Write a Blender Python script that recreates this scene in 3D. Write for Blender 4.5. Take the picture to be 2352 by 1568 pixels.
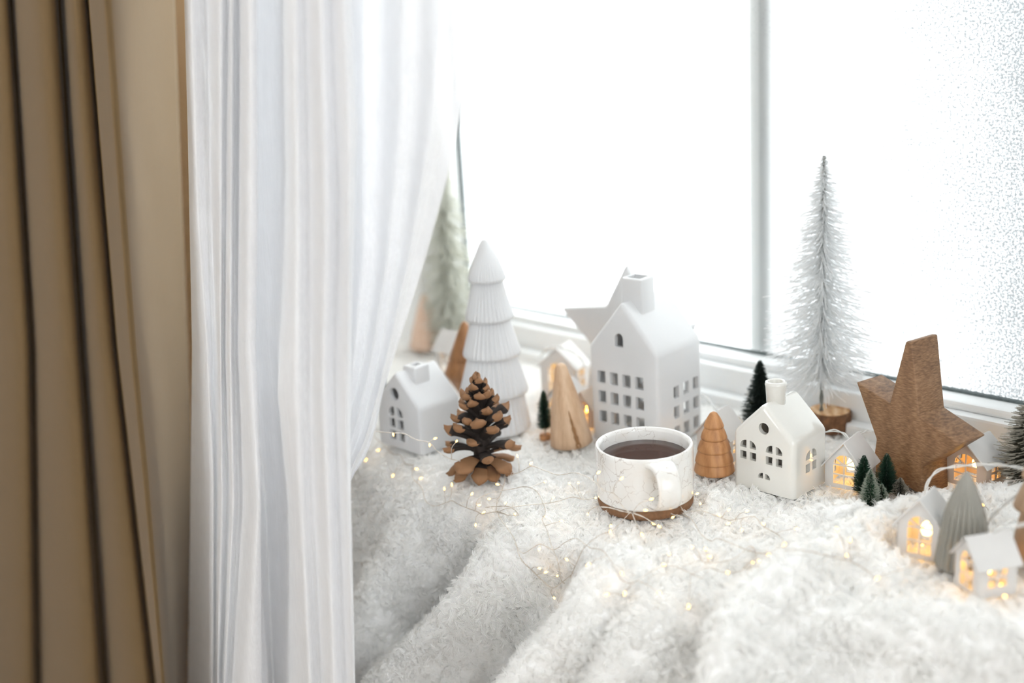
import bpy, bmesh, math, random
import numpy as np
from mathutils import Vector, Matrix
from mathutils.bvhtree import BVHTree

for o in list(bpy.data.objects):
    bpy.data.objects.remove(o)
random.seed(7)
rng = np.random.default_rng(11)
R = math.radians
SC = bpy.context.scene
COL = SC.collection

# ------------------------------------------------------------------ camera
FPX, PITCH, ROLL, CAMH = 2800.0, R(15.5), R(-3.4), 0.46
CROT = Matrix.Rotation(math.pi / 2 - PITCH, 3, 'X') @ Matrix.Rotation(ROLL, 3, 'Z')
CPOS = Vector((0, 0, CAMH))
cam_d = bpy.data.cameras.new('camera')
cam_d.sensor_width = 36.0
cam_d.lens = FPX / 2352 * 36.0
cam_d.clip_start = 0.02
cam_d.dof.use_dof = True
cam_d.dof.focus_distance = 1.15
cam_d.dof.aperture_fstop = 2.1
cam_d.dof.aperture_blades = 0
cam = bpy.data.objects.new('camera', cam_d)
COL.objects.link(cam)
cam.matrix_world = Matrix.Translation(CPOS) @ CROT.to_4x4()
SC.camera = cam

# ------------------------------------------------------------------ light
SC.view_settings.view_transform = 'Standard'
SC.view_settings.look = 'None'
SC.view_settings.gamma = 1.0
SC.view_settings.use_curve_mapping = False
SC.view_settings.exposure = 0.0
world = bpy.data.worlds.new('overcast_sky')
SC.world = world
world.use_nodes = True
bg = world.node_tree.nodes['Background']
bg.inputs['Color'].default_value = (0.935, 0.975, 1.0, 1)
bg.inputs['Strength'].default_value = 4.8
SC.cycles.caustics_reflective = False
SC.cycles.caustics_refractive = False
SC.cycles.max_bounces = 14
SC.cycles.diffuse_bounces = 7
SC.cycles.transparent_max_bounces = 12
SC.cycles.adaptive_threshold = 0.12
SC.cycles.light_sampling_threshold = 0.02

# the window line: origin WL, direction WD along the window (to the right), WN towards the room
WL = Vector((0.0078, 1.652, 0.0))
WA = R(-46.5)
WD = Vector((math.cos(WA), math.sin(WA), 0))
WN = Vector((WD.y, -WD.x, 0))
WZ = Vector((0, 0, 1))


def W(a, s, z):
    return WL + WD * a + WN * s + WZ * z


WIN_A0, WIN_A1, WIN_Z1, MUL_A = -0.175, 1.62, 1.45, 0.399


# ------------------------------------------------------------------ helpers: places
def ray(px, py):
    return CROT @ Vector(((px - 1176) / FPX, -(py - 784) / FPX, -1.0))


def at(px, py, z=0.0):
    d = ray(px, py)
    return CPOS + d * ((z - CAMH) / d.z)


def ats(px, py, s):                     # on the upright plane parallel to the window, s metres into the room
    d = ray(px, py)
    return CPOS + d * ((s - (CPOS - WL).dot(WN)) / d.dot(WN))


def aty(px, py, y):
    d = ray(px, py)
    return CPOS + d * ((y - CPOS.y) / d.y)


CROT_T = CROT.transposed()


def pj(p):
    q = CROT_T @ (Vector(p) - CPOS)
    return 1176 + FPX * q.x / -q.z, 784 - FPX * q.y / -q.z, -q.z


def rise(p, py):                        # height above p that shows at row py
    lo, hi = 0.0, 0.6
    for _ in range(40):
        m = (lo + hi) / 2
        if pj(p + WZ * m)[1] > py:
            lo = m
        else:
            hi = m
    return lo


def corner_house(cor, lef, rig, base_y, base_x):
    c = at(base_x, base_y)
    h = rise(c, cor[1])
    a, l, r = at(*cor, h), at(*lef, h), at(*rig, h)
    u = a - l
    yaw = math.atan2(u.y, u.x)
    v = r - a
    dep = abs(v.dot(Vector((-math.sin(yaw), math.cos(yaw), 0))))
    wid = u.length
    cen = a + Matrix.Rotation(yaw, 3, 'Z') @ Vector((-wid / 2, dep / 2, 0))
    return Vector((cen.x, cen.y, 0)), yaw, wid, dep, h


# ------------------------------------------------------------------ helpers: objects
def mesh_obj(name, verts, faces, mats=None, parent=None, smooth=True, midx=None):
    me = bpy.data.meshes.new(name)
    me.from_pydata([tuple(v) for v in verts], [], faces)
    finish(me, mats, smooth, midx)
    o = bpy.data.objects.new(name, me)
    COL.objects.link(o)
    if parent:
        o.parent = parent
    return o


def finish(me, mats, smooth=True, midx=None):
    if mats is not None:
        for m in (mats if isinstance(mats, (list, tuple)) else [mats]):
            me.materials.append(m)
    if smooth:
        me.polygons.foreach_set('use_smooth', [True] * len(me.polygons))
    if midx is not None:
        me.polygons.foreach_set('material_index', midx)
    me.update()


def bm_obj(name, bm, mats, parent=None, smooth=True):
    me = bpy.data.meshes.new(name)
    bm.normal_update()
    bm.to_mesh(me)
    bm.free()
    finish(me, mats, smooth)
    o = bpy.data.objects.new(name, me)
    COL.objects.link(o)
    if parent:
        o.parent = parent
    return o


def fast_mesh(name, V, F, mats, parent=None, smooth=True, attrs=None):
    """V (n,3) array, F (m,k) array of equal-sided faces"""
    me = bpy.data.meshes.new(name)
    V = np.asarray(V, np.float32)
    F = np.asarray(F, np.int32)
    m, k = F.shape
    me.vertices.add(len(V))
    me.vertices.foreach_set('co', V.ravel())
    me.loops.add(m * k)
    me.loops.foreach_set('vertex_index', F.ravel())
    me.polygons.add(m)
    me.polygons.foreach_set('loop_start', np.arange(m, dtype=np.int32) * k)
    me.update(calc_edges=True)
    for an, av in (attrs or {}).items():
        at_ = me.attributes.new(an, 'FLOAT', 'POINT')
        at_.data.foreach_set('value', np.asarray(av, np.float32))
    finish(me, mats, smooth)
    o = bpy.data.objects.new(name, me)
    COL.objects.link(o)
    if parent:
        o.parent = parent
    return o


def thing(name, label, cat, loc=(0, 0, 0), rz=0.0, group=None, rx=0.0, ry=0.0):
    o = bpy.data.objects.new(name, None)
    o.empty_display_size = 0.02
    COL.objects.link(o)
    o.location = loc
    o.rotation_euler = (rx, ry, rz)
    tag(o, label, cat, group)
    return o


def tag(o, label, cat, group=None):
    o['label'] = label
    o['category'] = cat
    if group:
        o['group'] = group
    return o


def struct(o):
    o['kind'] = 'structure'
    return o


def stuff(o):
    o['kind'] = 'stuff'
    return o


def box_bm(bm, c, size, rot=None):
    r = bmesh.ops.create_cube(bm, size=1.0)
    M = Matrix.Translation(c) @ (rot.to_4x4() if rot else Matrix()) @ Matrix.Diagonal((*size, 1))
    bmesh.ops.transform(bm, matrix=M, verts=r['verts'])
    return r['verts']


def box_obj(name, c, size, mat, parent=None, rot=None, bevel=0.0, smooth=False):
    bm = bmesh.new()
    box_bm(bm, Vector(c), size, rot)
    if bevel:
        bmesh.ops.bevel(bm, geom=bm.edges[:], offset=bevel, segments=2, affect='EDGES', profile=0.6)
    return bm_obj(name, bm, mat, parent, smooth)


WROT = Matrix(((WD.x, WN.x, 0), (WD.y, WN.y, 0), (0, 0, 1)))


def wbox(name, a0, a1, s0, s1, z0, z1, mat, parent=None, bevel=0.0):
    return box_obj(name, W((a0 + a1) / 2, (s0 + s1) / 2, (z0 + z1) / 2), (a1 - a0, s1 - s0, z1 - z0), mat, parent,
                   Matrix(((WD.x, -WN.x * -1, 0), (WD.y, WN.y, 0), (0, 0, 1))), bevel)


def bool_cut(o, cutters, op='DIFFERENCE'):
    """cut the cutter objects out of o, then drop them"""
    for c in cutters:
        m = o.modifiers.new('cut', 'BOOLEAN')
        m.operation = op
        m.object = c
        m.solver = 'EXACT'
    bpy.context.view_layer.update()
    dg = bpy.context.evaluated_depsgraph_get()
    me = bpy.data.meshes.new_from_object(o.evaluated_get(dg))
    o.modifiers.clear()
    old = o.data
    me.name = old.name
    o.data = me
    bpy.data.meshes.remove(old)
    for c in cutters:
        cm = c.data
        bpy.data.objects.remove(c)
        bpy.data.meshes.remove(cm)
    return o


def sharp(o, ang=35):
    me = o.data
    bm = bmesh.new()
    bm.from_mesh(me)
    for e in bm.edges:
        if len(e.link_faces) == 2:
            e.smooth = e.calc_face_angle(0) < R(ang)
        else:
            e.smooth = False
    for f in bm.faces:
        f.smooth = True
    bm.to_mesh(me)
    bm.free()


def prism_bm(outline, y0, y1):
    """closed outline [(x,z)] extruded along y"""
    bm = bmesh.new()
    va = [bm.verts.new((x, y0, z)) for x, z in outline]
    vb = [bm.verts.new((x, y1, z)) for x, z in outline]
    n = len(outline)
    bm.faces.new(va)
    bm.faces.new(vb[::-1])
    for i in range(n):
        j = (i + 1) % n
        bm.faces.new((va[j], va[i], vb[i], vb[j]))
    bmesh.ops.recalc_face_normals(bm, faces=bm.faces[:])
    return bm


def lathe_data(prof, n=64, ribs=0, amp=0.0, phase=0.0):
    """prof [(r,z,ribamp)] -> verts, faces (quads + caps)"""
    V, F = [], []
    th = np.linspace(0, 2 * np.pi, n, endpoint=False)
    for p in prof:
        r, z = p[0], p[1]
        a = p[2] if len(p) > 2 else 0.0
        rr = r + a * (np.abs(np.cos(ribs * th / 2 + phase)) - 0.6) if ribs else np.full(n, r)
        for t, q in zip(th, rr):
            V.append((q * math.cos(t), q * math.sin(t), z))
    m = len(prof)
    for i in range(m - 1):
        for j in range(n):
            k = (j + 1) % n
            F.append((i * n + j, i * n + k, (i + 1) * n + k, (i + 1) * n + j))
    F.append(tuple(range(n))[::-1])
    F.append(tuple(range((m - 1) * n, m * n)))
    return V, F


def lathe(name, prof, mat, parent=None, n=64, ribs=0, phase=0.0, midx=None):
    V, F = lathe_data(prof, n, ribs, 0, phase)
    return mesh_obj(name, V, F, mat, parent, True, midx)


def tube_data(pts, rad, k=6, closed=False):
    pts = [Vector(p) for p in pts]
    n = len(pts)
    V, F = [], []
    up = Vector((0.3, 0.2, 1)).normalized()
    for i, p in enumerate(pts):
        t = (pts[min(i + 1, n - 1)] - pts[max(i - 1, 0)])
        if t.length < 1e-9:
            t = Vector((0, 0, 1))
        t.normalize()
        x = t.cross(up)
        if x.length < 1e-3:
            x = t.cross(Vector((1, 0, 0)))
        x.normalize()
        y = t.cross(x)
        r = rad[i] if isinstance(rad, (list, tuple)) else rad
        for j in range(k):
            a = 2 * math.pi * j / k
            V.append(p + x * (r * math.cos(a)) + y * (r * math.sin(a)))
    for i in range(n - 1):
        for j in range(k):
            q = (j + 1) % k
            F.append((i * k + j, i * k + q, (i + 1) * k + q, (i + 1) * k + j))
    F.append(tuple(range(k))[::-1])
    F.append(tuple(range((n - 1) * k, n * k)))
    return V, F


def tubes_obj(name, paths, rad, mat, parent=None, k=6):
    V, F = [], []
    for i, p in enumerate(paths):
        v, f = tube_data(p, rad[i] if isinstance(rad, list) else rad, k)
        b = len(V)
        V += v
        F += [tuple(b + q for q in x) for x in f]
    return mesh_obj(name, V, F, mat, parent)


def spline(pts, step=0.004):
    """Catmull-Rom through Vector points"""
    pts = [Vector(p) for p in pts]
    out = []
    P = [pts[0] * 2 - pts[1]] + pts + [pts[-1] * 2 - pts[-2]]
    for i in range(1, len(P) - 2):
        p0, p1, p2, p3 = P[i - 1:i + 3]
        n = max(2, int((p2 - p1).length / step))
        for j in range(n):
            t = j / n
            out.append(0.5 * ((2 * p1) + (p2 - p0) * t + (2 * p0 - 5 * p1 + 4 * p2 - p3) * t * t
                              + (3 * p1 - p0 - 3 * p2 + p3) * t ** 3))
    out.append(pts[-1])
    return out


# ------------------------------------------------------------------ materials
def new_mat(name):
    m = bpy.data.materials.new(name)
    m.use_nodes = True
    nt = m.node_tree
    b = nt.nodes['Principled BSDF']
    return m, nt, b


def N(nt, typ, **kw):
    n = nt.nodes.new(typ)
    for k, v in kw.items():
        if k in n.inputs:
            n.inputs[k].default_value = v
        else:
            setattr(n, k, v)
    return n


def coords(nt, scale=(1, 1, 1), kind='Object'):
    tc = N(nt, 'ShaderNodeTexCoord')
    mp = N(nt, 'ShaderNodeMapping')
    mp.inputs['Scale'].default_value = scale
    nt.links.new(tc.outputs[kind], mp.inputs['Vector'])
    return mp.outputs['Vector']


def ramp(nt, fac, stops):
    r = N(nt, 'ShaderNodeValToRGB')
    el = r.color_ramp.elements
    while len(el) < len(stops):
        el.new(0.5)
    for e, (p, c) in zip(el, stops):
        e.position = p
        e.color = (*c, 1) if len(c) == 3 else c
    nt.links.new(fac, r.inputs['Fac'])
    return r.outputs['Color']


def bump(nt, b, height, strength=0.3, dist=0.001):
    bp = N(nt, 'ShaderNodeBump', Strength=strength, Distance=dist)
    nt.links.new(height, bp.inputs['Height'])
    nt.links.new(bp.outputs['Normal'], b.inputs['Normal'])


def plain(name, col, rough=0.5, coat=0.0, var=0.06, scale=40, bmp=0.0, metal=0.0, sss=0.0, spec=0.5):
    m, nt, b = new_mat(name)
    v = coords(nt)
    nz = N(nt, 'ShaderNodeTexNoise', Scale=scale, Detail=4.0)
    nt.links.new(v, nz.inputs['Vector'])
    c = ramp(nt, nz.outputs['Fac'], [(0.3, tuple(x * (1 - var) for x in col)), (0.7, tuple(min(1, x * (1 + var)) for x in col))])
    nt.links.new(c, b.inputs['Base Color'])
    b.inputs['Roughness'].default_value = rough
    b.inputs['Coat Weight'].default_value = coat
    b.inputs['Coat Roughness'].default_value = 0.05
    b.inputs['Metallic'].default_value = metal
    b.inputs['Specular IOR Level'].default_value = spec
    if sss:
        b.inputs['Subsurface Weight'].default_value = sss
        b.inputs['Subsurface Radius'].default_value = (0.004, 0.004, 0.004)
    if bmp:
        bump(nt, b, nz.outputs['Fac'], bmp, 0.001)
    return m


def wood(name, dark, mid, light, scale=(1, 1, 1), rough=0.55, ring=60, noise=9, bmp=0.15, fleck=0.0, wave=0.3, fine=(1, 1, 1)):
    m, nt, b = new_mat(name)
    v = coords(nt, scale)
    n1 = N(nt, 'ShaderNodeTexNoise', Scale=noise, Detail=5.0, Roughness=0.6)
    nt.links.new(v, n1.inputs['Vector'])
    add = N(nt, 'ShaderNodeVectorMath', operation='MULTIPLY_ADD')
    nt.links.new(n1.outputs['Color'], add.inputs[0])
    add.inputs[1].default_value = (0.02, 0.02, 0.02)
    nt.links.new(v, add.inputs[2])
    wv = N(nt, 'ShaderNodeTexWave', Scale=ring, Distortion=3.0, Detail=3.0)
    wv.inputs['Detail Scale'].default_value = 2.0
    nt.links.new(add.outputs[0], wv.inputs['Vector'])
    n2 = N(nt, 'ShaderNodeTexNoise', Scale=noise * 22, Detail=3.0)
    nt.links.new(coords(nt, fine), n2.inputs['Vector'])
    mx = N(nt, 'ShaderNodeMath', operation='MULTIPLY_ADD')
    nt.links.new(n2.outputs['Fac'], mx.inputs[0])
    mx.inputs[1].default_value = 0.9 - wave + fleck
    ms = N(nt, 'ShaderNodeMath', operation='MULTIPLY')
    nt.links.new(wv.outputs['Fac'], ms.inputs[0])
    ms.inputs[1].default_value = wave
    nt.links.new(ms.outputs[0], mx.inputs[2])
    c = ramp(nt, mx.outputs[0], [(0.2, dark), (0.5, mid), (0.8, light)])
    nt.links.new(c, b.inputs['Base Color'])
    b.inputs['Roughness'].default_value = rough
    bump(nt, b, mx.outputs[0], bmp, 0.0006)
    return m


M = {}
M['ceramic'] = plain('matte_white_ceramic', (0.68, 0.68, 0.685), 0.42, 0.15, 0.015, 25)
M['ceramic_gloss'] = plain('glossy_white_ceramic', (0.72, 0.70, 0.655), 0.15, 1.0, 0.02, 25)
M['ceramic_grey'] = plain('grey_ceramic', (0.30, 0.285, 0.25), 0.5, 0.15, 0.05, 40)
M['white_metal'] = plain('white_painted_metal', (0.66, 0.64, 0.62), 0.6, 0.0, 0.03, 60)
M['wood_house'] = plain('tan_painted_metal', (0.62, 0.50, 0.40), 0.6, 0.0, 0.05, 60)
M['wood_star'] = wood('mango_wood', (0.085, 0.038, 0.016), (0.215, 0.112, 0.052), (0.36, 0.21, 0.11), (1, 1, 3.2), 0.55, 14, 10, 0.35, 0.12, 0.10, (0.8, 0.8, 4.5))
M['wood_pale'] = wood('pale_pine_wood', (0.52, 0.33, 0.20), (0.66, 0.46, 0.30), (0.76, 0.57, 0.41), (1.6, 1.6, 0.25), 0.6, 12, 8, 0.08, 0.0, 0.22, (2, 2, 0.12))
M['wood_peach'] = wood('peach_beech_wood', (0.70, 0.50, 0.37), (0.78, 0.58, 0.45), (0.83, 0.65, 0.52), (1.5, 1.5, 0.25), 0.6, 12, 6, 0.05, 0.0, 0.15, (2, 2, 0.12))
M['wood_turned'] = wood('turned_cedar_wood', (0.36, 0.155, 0.055), (0.50, 0.24, 0.095), (0.60, 0.32, 0.15), (1.6, 1.6, 0.3), 0.5, 22, 8, 0.08, 0.0, 0.25, (2, 2, 0.15))
M['wood_brown'] = wood('brown_beech_wood', (0.28, 0.13, 0.055), (0.40, 0.19, 0.08), (0.48, 0.25, 0.12), (1.5, 1.5, 0.3), 0.55, 18, 8, 0.08, 0.0, 0.2, (2, 2, 0.15))
M['wood_tan'] = wood('tan_beech_wood', (0.30, 0.19, 0.115), (0.38, 0.25, 0.155), (0.45, 0.31, 0.20), (1.6, 1.6, 0.25), 0.6, 12, 8, 0.06, 0.0, 0.2, (2, 2, 0.12))
M['knot'] = plain('dark_wood_split', (0.30, 0.15, 0.06), 0.7, 0, 0.1, 200)
M['bark'] = plain('bark', (0.16, 0.075, 0.035), 0.85, 0, 0.5, 160, 0.8)
M['slice'] = wood('cut_log_face', (0.45, 0.22, 0.09), (0.66, 0.42, 0.22), (0.80, 0.62, 0.42), (1, 1, 1), 0.7, 30, 12, 0.1)
M['scale_dark'] = plain('cone_scale_dark', (0.028, 0.018, 0.014), 0.75, 0, 0.3, 300, 0.4)
M['scale_tip'] = plain('cone_scale_tip', (0.33, 0.165, 0.075), 0.6, 0, 0.4, 260, 0.5)
M['frame'] = plain('white_window_paint', (0.82, 0.83, 0.83), 0.45, 0, 0.02, 20)
M['gasket'] = plain('grey_rubber_gasket', (0.09, 0.11, 0.11), 0.7, 0, 0.3, 300)
M['wall_white'] = plain('white_plaster', (0.90, 0.90, 0.89), 0.85, 0, 0.02, 15)
M['wall_tan'] = plain('tan_wall_paint', (0.95, 0.69, 0.40), 0.85, 0, 0.03, 8)
M['floor'] = wood('oak_floor', (0.30, 0.24, 0.19), (0.38, 0.31, 0.25), (0.44, 0.37, 0.30), (1, 1, 1), 0.5, 6, 3, 0.05)
M['wire_dark'] = plain('twisted_wire', (0.25, 0.26, 0.24), 0.45, 0, 0.2, 400, 0, 0.6)
M['copper'] = plain('silvery_copper_wire', (0.74, 0.68, 0.61), 0.35, 0, 0.15, 300, 0, 0.5)
M['tea'] = plain('black_tea', (0.045, 0.014, 0.006), 0.06, 0, 0.05, 20, spec=0.12)
M['clay'] = plain('raw_clay', (0.21, 0.105, 0.05), 0.8, 0, 0.15, 300, 0.4)


def bristle_mat(name, body, tip, tip0=0.6, transl=0.0):
    m, nt, b = new_mat(name)
    at_ = N(nt, 'ShaderNodeAttribute', attribute_name='tip')
    nz = N(nt, 'ShaderNodeTexNoise', Scale=220.0)
    nt.links.new(coords(nt), nz.inputs['Vector'])
    ad = N(nt, 'ShaderNodeMath', operation='MULTIPLY_ADD')
    nt.links.new(nz.outputs['Fac'], ad.inputs[0])
    ad.inputs[1].default_value = 0.5
    nt.links.new(at_.outputs['Fac'], ad.inputs[2])
    c = ramp(nt, ad.outputs[0], [(tip0, body), (min(1, tip0 + 0.3), tip)])
    nt.links.new(c, b.inputs['Base Color'])
    b.inputs['Roughness'].default_value = 0.6
    if transl:
        tr = N(nt, 'ShaderNodeBsdfTranslucent')
        nt.links.new(c, tr.inputs['Color'])
        mix = N(nt, 'ShaderNodeMixShader', Fac=transl)
        out = nt.nodes['Material Output']
        nt.links.new(b.outputs[0], mix.inputs[1])
        nt.links.new(tr.outputs[0], mix.inputs[2])
        nt.links.new(mix.outputs[0], out.inputs['Surface'])
    return m


M['br_white'] = bristle_mat('white_bristle', (0.985, 0.99, 0.99), (0.99, 0.99, 0.99), 0.6, 0.55)
M['br_cream'] = bristle_mat('cream_bristle', (0.74, 0.74, 0.66), (0.82, 0.82, 0.75), 0.6, 0.3)
M['br_green'] = bristle_mat('dark_green_bristle', (0.010, 0.050, 0.025), (0.10, 0.16, 0.10), 1.05)
M['br_green_frost'] = bristle_mat('frosted_green_bristle', (0.030, 0.095, 0.050), (0.42, 0.46, 0.38), 0.85)
M['br_deep'] = bristle_mat('deep_green_bristle', (0.012, 0.024, 0.018), (0.30, 0.24, 0.18), 1.15)
M['br_grey'] = bristle_mat('grey_green_bristle', (0.075, 0.072, 0.05), (0.40, 0.37, 0.31), 0.95)


def fabric(name, col, transp, transl, weave=900, rough=0.9, slub=0.0):
    m, nt, b = new_mat(name)
    out = nt.nodes['Material Output']
    v = coords(nt, (1, 1, 1))
    nz = N(nt, 'ShaderNodeTexNoise', Scale=60.0, Detail=5.0)
    sp = coords(nt, (900, 900, 14))
    st = N(nt, 'ShaderNodeTexNoise', Scale=1.0, Detail=3.0)
    nt.links.new(sp, st.inputs['Vector'])
    nt.links.new(v, nz.inputs['Vector'])
    c = ramp(nt, nz.outputs['Fac'], [(0.3, tuple(x * 0.97 for x in col)), (0.7, col)])
    nt.links.new(c, b.inputs['Base Color'])
    b.inputs['Roughness'].default_value = rough
    b.inputs['Specular IOR Level'].default_value = 0.1
    b.inputs['Sheen Weight'].default_value = 0.15
    tl = N(nt, 'ShaderNodeBsdfTranslucent')
    nt.links.new(c, tl.inputs['Color'])
    m1 = N(nt, 'ShaderNodeMixShader', Fac=transl)
    nt.links.new(b.outputs[0], m1.inputs[1])
    nt.links.new(tl.outputs[0], m1.inputs[2])
    last = m1
    if transp:
        tp = N(nt, 'ShaderNodeBsdfTransparent')
        m2 = N(nt, 'ShaderNodeMixShader')
        mr = N(nt, 'ShaderNodeMapRange')
        mr.inputs['From Min'].default_value = 0.3
        mr.inputs['From Max'].default_value = 0.7
        mr.inputs['To Min'].default_value = max(0, transp - slub)
        mr.inputs['To Max'].default_value = transp + slub
        nt.links.new(st.outputs['Fac'], mr.inputs['Value'])
        nt.links.new(mr.outputs[0], m2.inputs['Fac'])
        nt.links.new(m1.outputs[0], m2.inputs[1])
        nt.links.new(tp.outputs[0], m2.inputs[2])
        last = m2
    wv = N(nt, 'ShaderNodeTexNoise', Scale=weave, Detail=2.0)
    nt.links.new(v, wv.inputs['Vector'])
    bump(nt, b, wv.outputs['Fac'], 0.15, 0.0004)
    nt.links.new(last.outputs[0], out.inputs['Surface'])
    return m


M['beige'] = fabric('beige_curtain_cloth', (0.225, 0.147, 0.072), 0, 0.10, 700)
M['sheer'] = fabric('sheer_white_cotton', (0.93, 0.93, 0.945), 0.065, 0.13, 900, 0.9, 0.035)


def make_blanket_mats():
    m, nt, b = new_mat('sherpa_backing')
    v = coords(nt)
    n1 = N(nt, 'ShaderNodeTexNoise', Scale=160.0, Detail=3.0)
    nt.links.new(v, n1.inputs['Vector'])
    c = ramp(nt, n1.outputs['Fac'], [(0.3, (0.92, 0.91, 0.90)), (0.7, (0.96, 0.955, 0.945))])
    nt.links.new(c, b.inputs['Base Color'])
    b.inputs['Roughness'].default_value = 0.95
    bump(nt, b, n1.outputs['Fac'], 0.8, 0.004)
    h, nt, b = new_mat('sherpa_pile')
    b.inputs['Base Color'].default_value = (0.985, 0.98, 0.97, 1)
    b.inputs['Roughness'].default_value = 0.9
    b.inputs['Specular IOR Level'].default_value = 0.15
    tl = N(nt, 'ShaderNodeBsdfTranslucent')
    tl.inputs['Color'].default_value = (0.985, 0.98, 0.97, 1)
    mx = N(nt, 'ShaderNodeMixShader', Fac=0.45)
    nt.links.new(b.outputs[0], mx.inputs[1])
    nt.links.new(tl.outputs[0], mx.inputs[2])
    nt.links.new(mx.outputs[0], nt.nodes['Material Output'].inputs['Surface'])
    return m, h


M['blanket'], M['pile'] = make_blanket_mats()


def make_glaze():
    m, nt, b = new_mat('crackle_glaze')
    v = coords(nt)
    nz = N(nt, 'ShaderNodeTexNoise', Scale=70.0, Detail=4.0)
    nt.links.new(v, nz.inputs['Vector'])
    ad = N(nt, 'ShaderNodeVectorMath', operation='MULTIPLY_ADD')
    nt.links.new(nz.outputs['Color'], ad.inputs[0])
    ad.inputs[1].default_value = (0.020, 0.020, 0.020)
    nt.links.new(v, ad.inputs[2])
    vo = N(nt, 'ShaderNodeTexVoronoi', feature='DISTANCE_TO_EDGE', Scale=75.0)
    nt.links.new(ad.outputs[0], vo.inputs['Vector'])
    n2 = N(nt, 'ShaderNodeTexNoise', Scale=35.0, Detail=3.0)
    nt.links.new(v, n2.inputs['Vector'])
    body = ramp(nt, n2.outputs['Fac'], [(0.35, (0.84, 0.83, 0.81)), (0.62, (0.80, 0.77, 0.73)), (0.78, (0.70, 0.62, 0.53))])
    crack = ramp(nt, vo.outputs['Distance'], [(0.0, (1, 1, 1)), (0.024, (0, 0, 0))])
    n3 = N(nt, 'ShaderNodeTexNoise', Scale=48.0)
    nt.links.new(v, n3.inputs['Vector'])
    msk = ramp(nt, n3.outputs['Fac'], [(0.42, (0.05,) * 3), (0.6, (0.75,) * 3)])
    mu = N(nt, 'ShaderNodeMath', operation='MULTIPLY')
    nt.links.new(crack, mu.inputs[0])
    nt.links.new(msk, mu.inputs[1])
    mx = N(nt, 'ShaderNodeMix', data_type='RGBA')
    nt.links.new(mu.outputs[0], mx.inputs['Factor'])
    nt.links.new(body, mx.inputs[6])
    mx.inputs[7].default_value = (0.33, 0.25, 0.20, 1)
    nt.links.new(mx.outputs[2], b.inputs['Base Color'])
    b.inputs['Roughness'].default_value = 0.22
    b.inputs['Coat Weight'].default_value = 0.5
    b.inputs['Coat Roughness'].default_value = 0.06
    return m


M['glaze'] = make_glaze()


def make_pane(name, clear, wet):
    m, nt, b = new_mat(name)
    out = nt.nodes['Material Output']
    v = coords(nt)
    vo = N(nt, 'ShaderNodeTexNoise', Scale=420.0, Detail=3.0, Roughness=0.7)
    nt.links.new(v, vo.inputs['Vector'])
    n2 = N(nt, 'ShaderNodeTexNoise', Scale=6.0, Detail=3.0)
    nt.links.new(v, n2.inputs['Vector'])
    sx = N(nt, 'ShaderNodeSeparateXYZ')
    nt.links.new(v, sx.inputs[0])
    # the misting beads up towards the right-hand end of the sash
    mr = N(nt, 'ShaderNodeMapRange')
    mr.inputs['From Min'].default_value = 0.40
    mr.inputs['From Max'].default_value = 0.76
    mr.inputs['To Min'].default_value = -0.10
    mr.inputs['To Max'].default_value = 0.22
    nt.links.new(sx.outputs['X'], mr.inputs['Value'])
    a1 = N(nt, 'ShaderNodeMath', operation='ADD')
    nt.links.new(vo.outputs['Fac'], a1.inputs[0])
    nt.links.new(mr.outputs[0], a1.inputs[1])
    a2 = N(nt, 'ShaderNodeMath', operation='MULTIPLY_ADD')
    nt.links.new(n2.outputs['Fac'], a2.inputs[0])
    a2.inputs[1].default_value = 0.25
    nt.links.new(a1.outputs[0], a2.inputs[2])
    drop = ramp(nt, a2.outputs[0], [(0.64, (clear, clear * 1.01, clear * 1.006)), (0.84, (wet, wet * 1.02, wet * 1.02))])
    tl = N(nt, 'ShaderNodeBsdfTranslucent')
    nt.links.new(drop, tl.inputs['Color'])
    tp = N(nt, 'ShaderNodeBsdfTransparent')
    nt.links.new(drop, tp.inputs['Color'])
    mx = N(nt, 'ShaderNodeMixShader', Fac=0.5)
    nt.links.new(tl.outputs[0], mx.inputs[1])
    nt.links.new(tp.outputs[0], mx.inputs[2])
    gl = N(nt, 'ShaderNodeBsdfGlossy', Roughness=0.25)
    m2 = N(nt, 'ShaderNodeMixShader', Fac=0.04)
    nt.links.new(mx.outputs[0], m2.inputs[1])
    nt.links.new(gl.outputs[0], m2.inputs[2])
    nt.links.new(m2.outputs[0], out.inputs['Surface'])
    return m


M['pane'] = make_pane('misted_glass', 0.92, 0.50)
M['pane_wet'] = make_pane('beaded_glass', 0.78, 0.35)


def emit(name, col, st):
    m, nt, b = new_mat(name)
    b.inputs['Base Color'].default_value = (*col, 1)
    b.inputs['Emission Color'].default_value = (*col, 1)
    b.inputs['Emission Strength'].default_value = st
    m.cycles.emission_sampling = 'NONE'
    return m


M['led'] = emit('warm_led', (1.0, 0.57, 0.16), 5.0)
M['house_bulb'] = emit('warm_house_bulb', (1.0, 0.53, 0.10), 18.0)


def make_cable():
    m, nt, b = new_mat('clear_plastic_cable')
    b.inputs['Base Color'].default_value = (0.88, 0.88, 0.86, 1)
    b.inputs['Roughness'].default_value = 0.2
    tp = N(nt, 'ShaderNodeBsdfTransparent')
    mx = N(nt, 'ShaderNodeMixShader', Fac=0.35)
    nt.links.new(b.outputs[0], mx.inputs[1])
    nt.links.new(tp.outputs[0], mx.inputs[2])
    nt.links.new(mx.outputs[0], nt.nodes['Material Output'].inputs['Surface'])
    return m


M['cable'] = make_cable()

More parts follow.
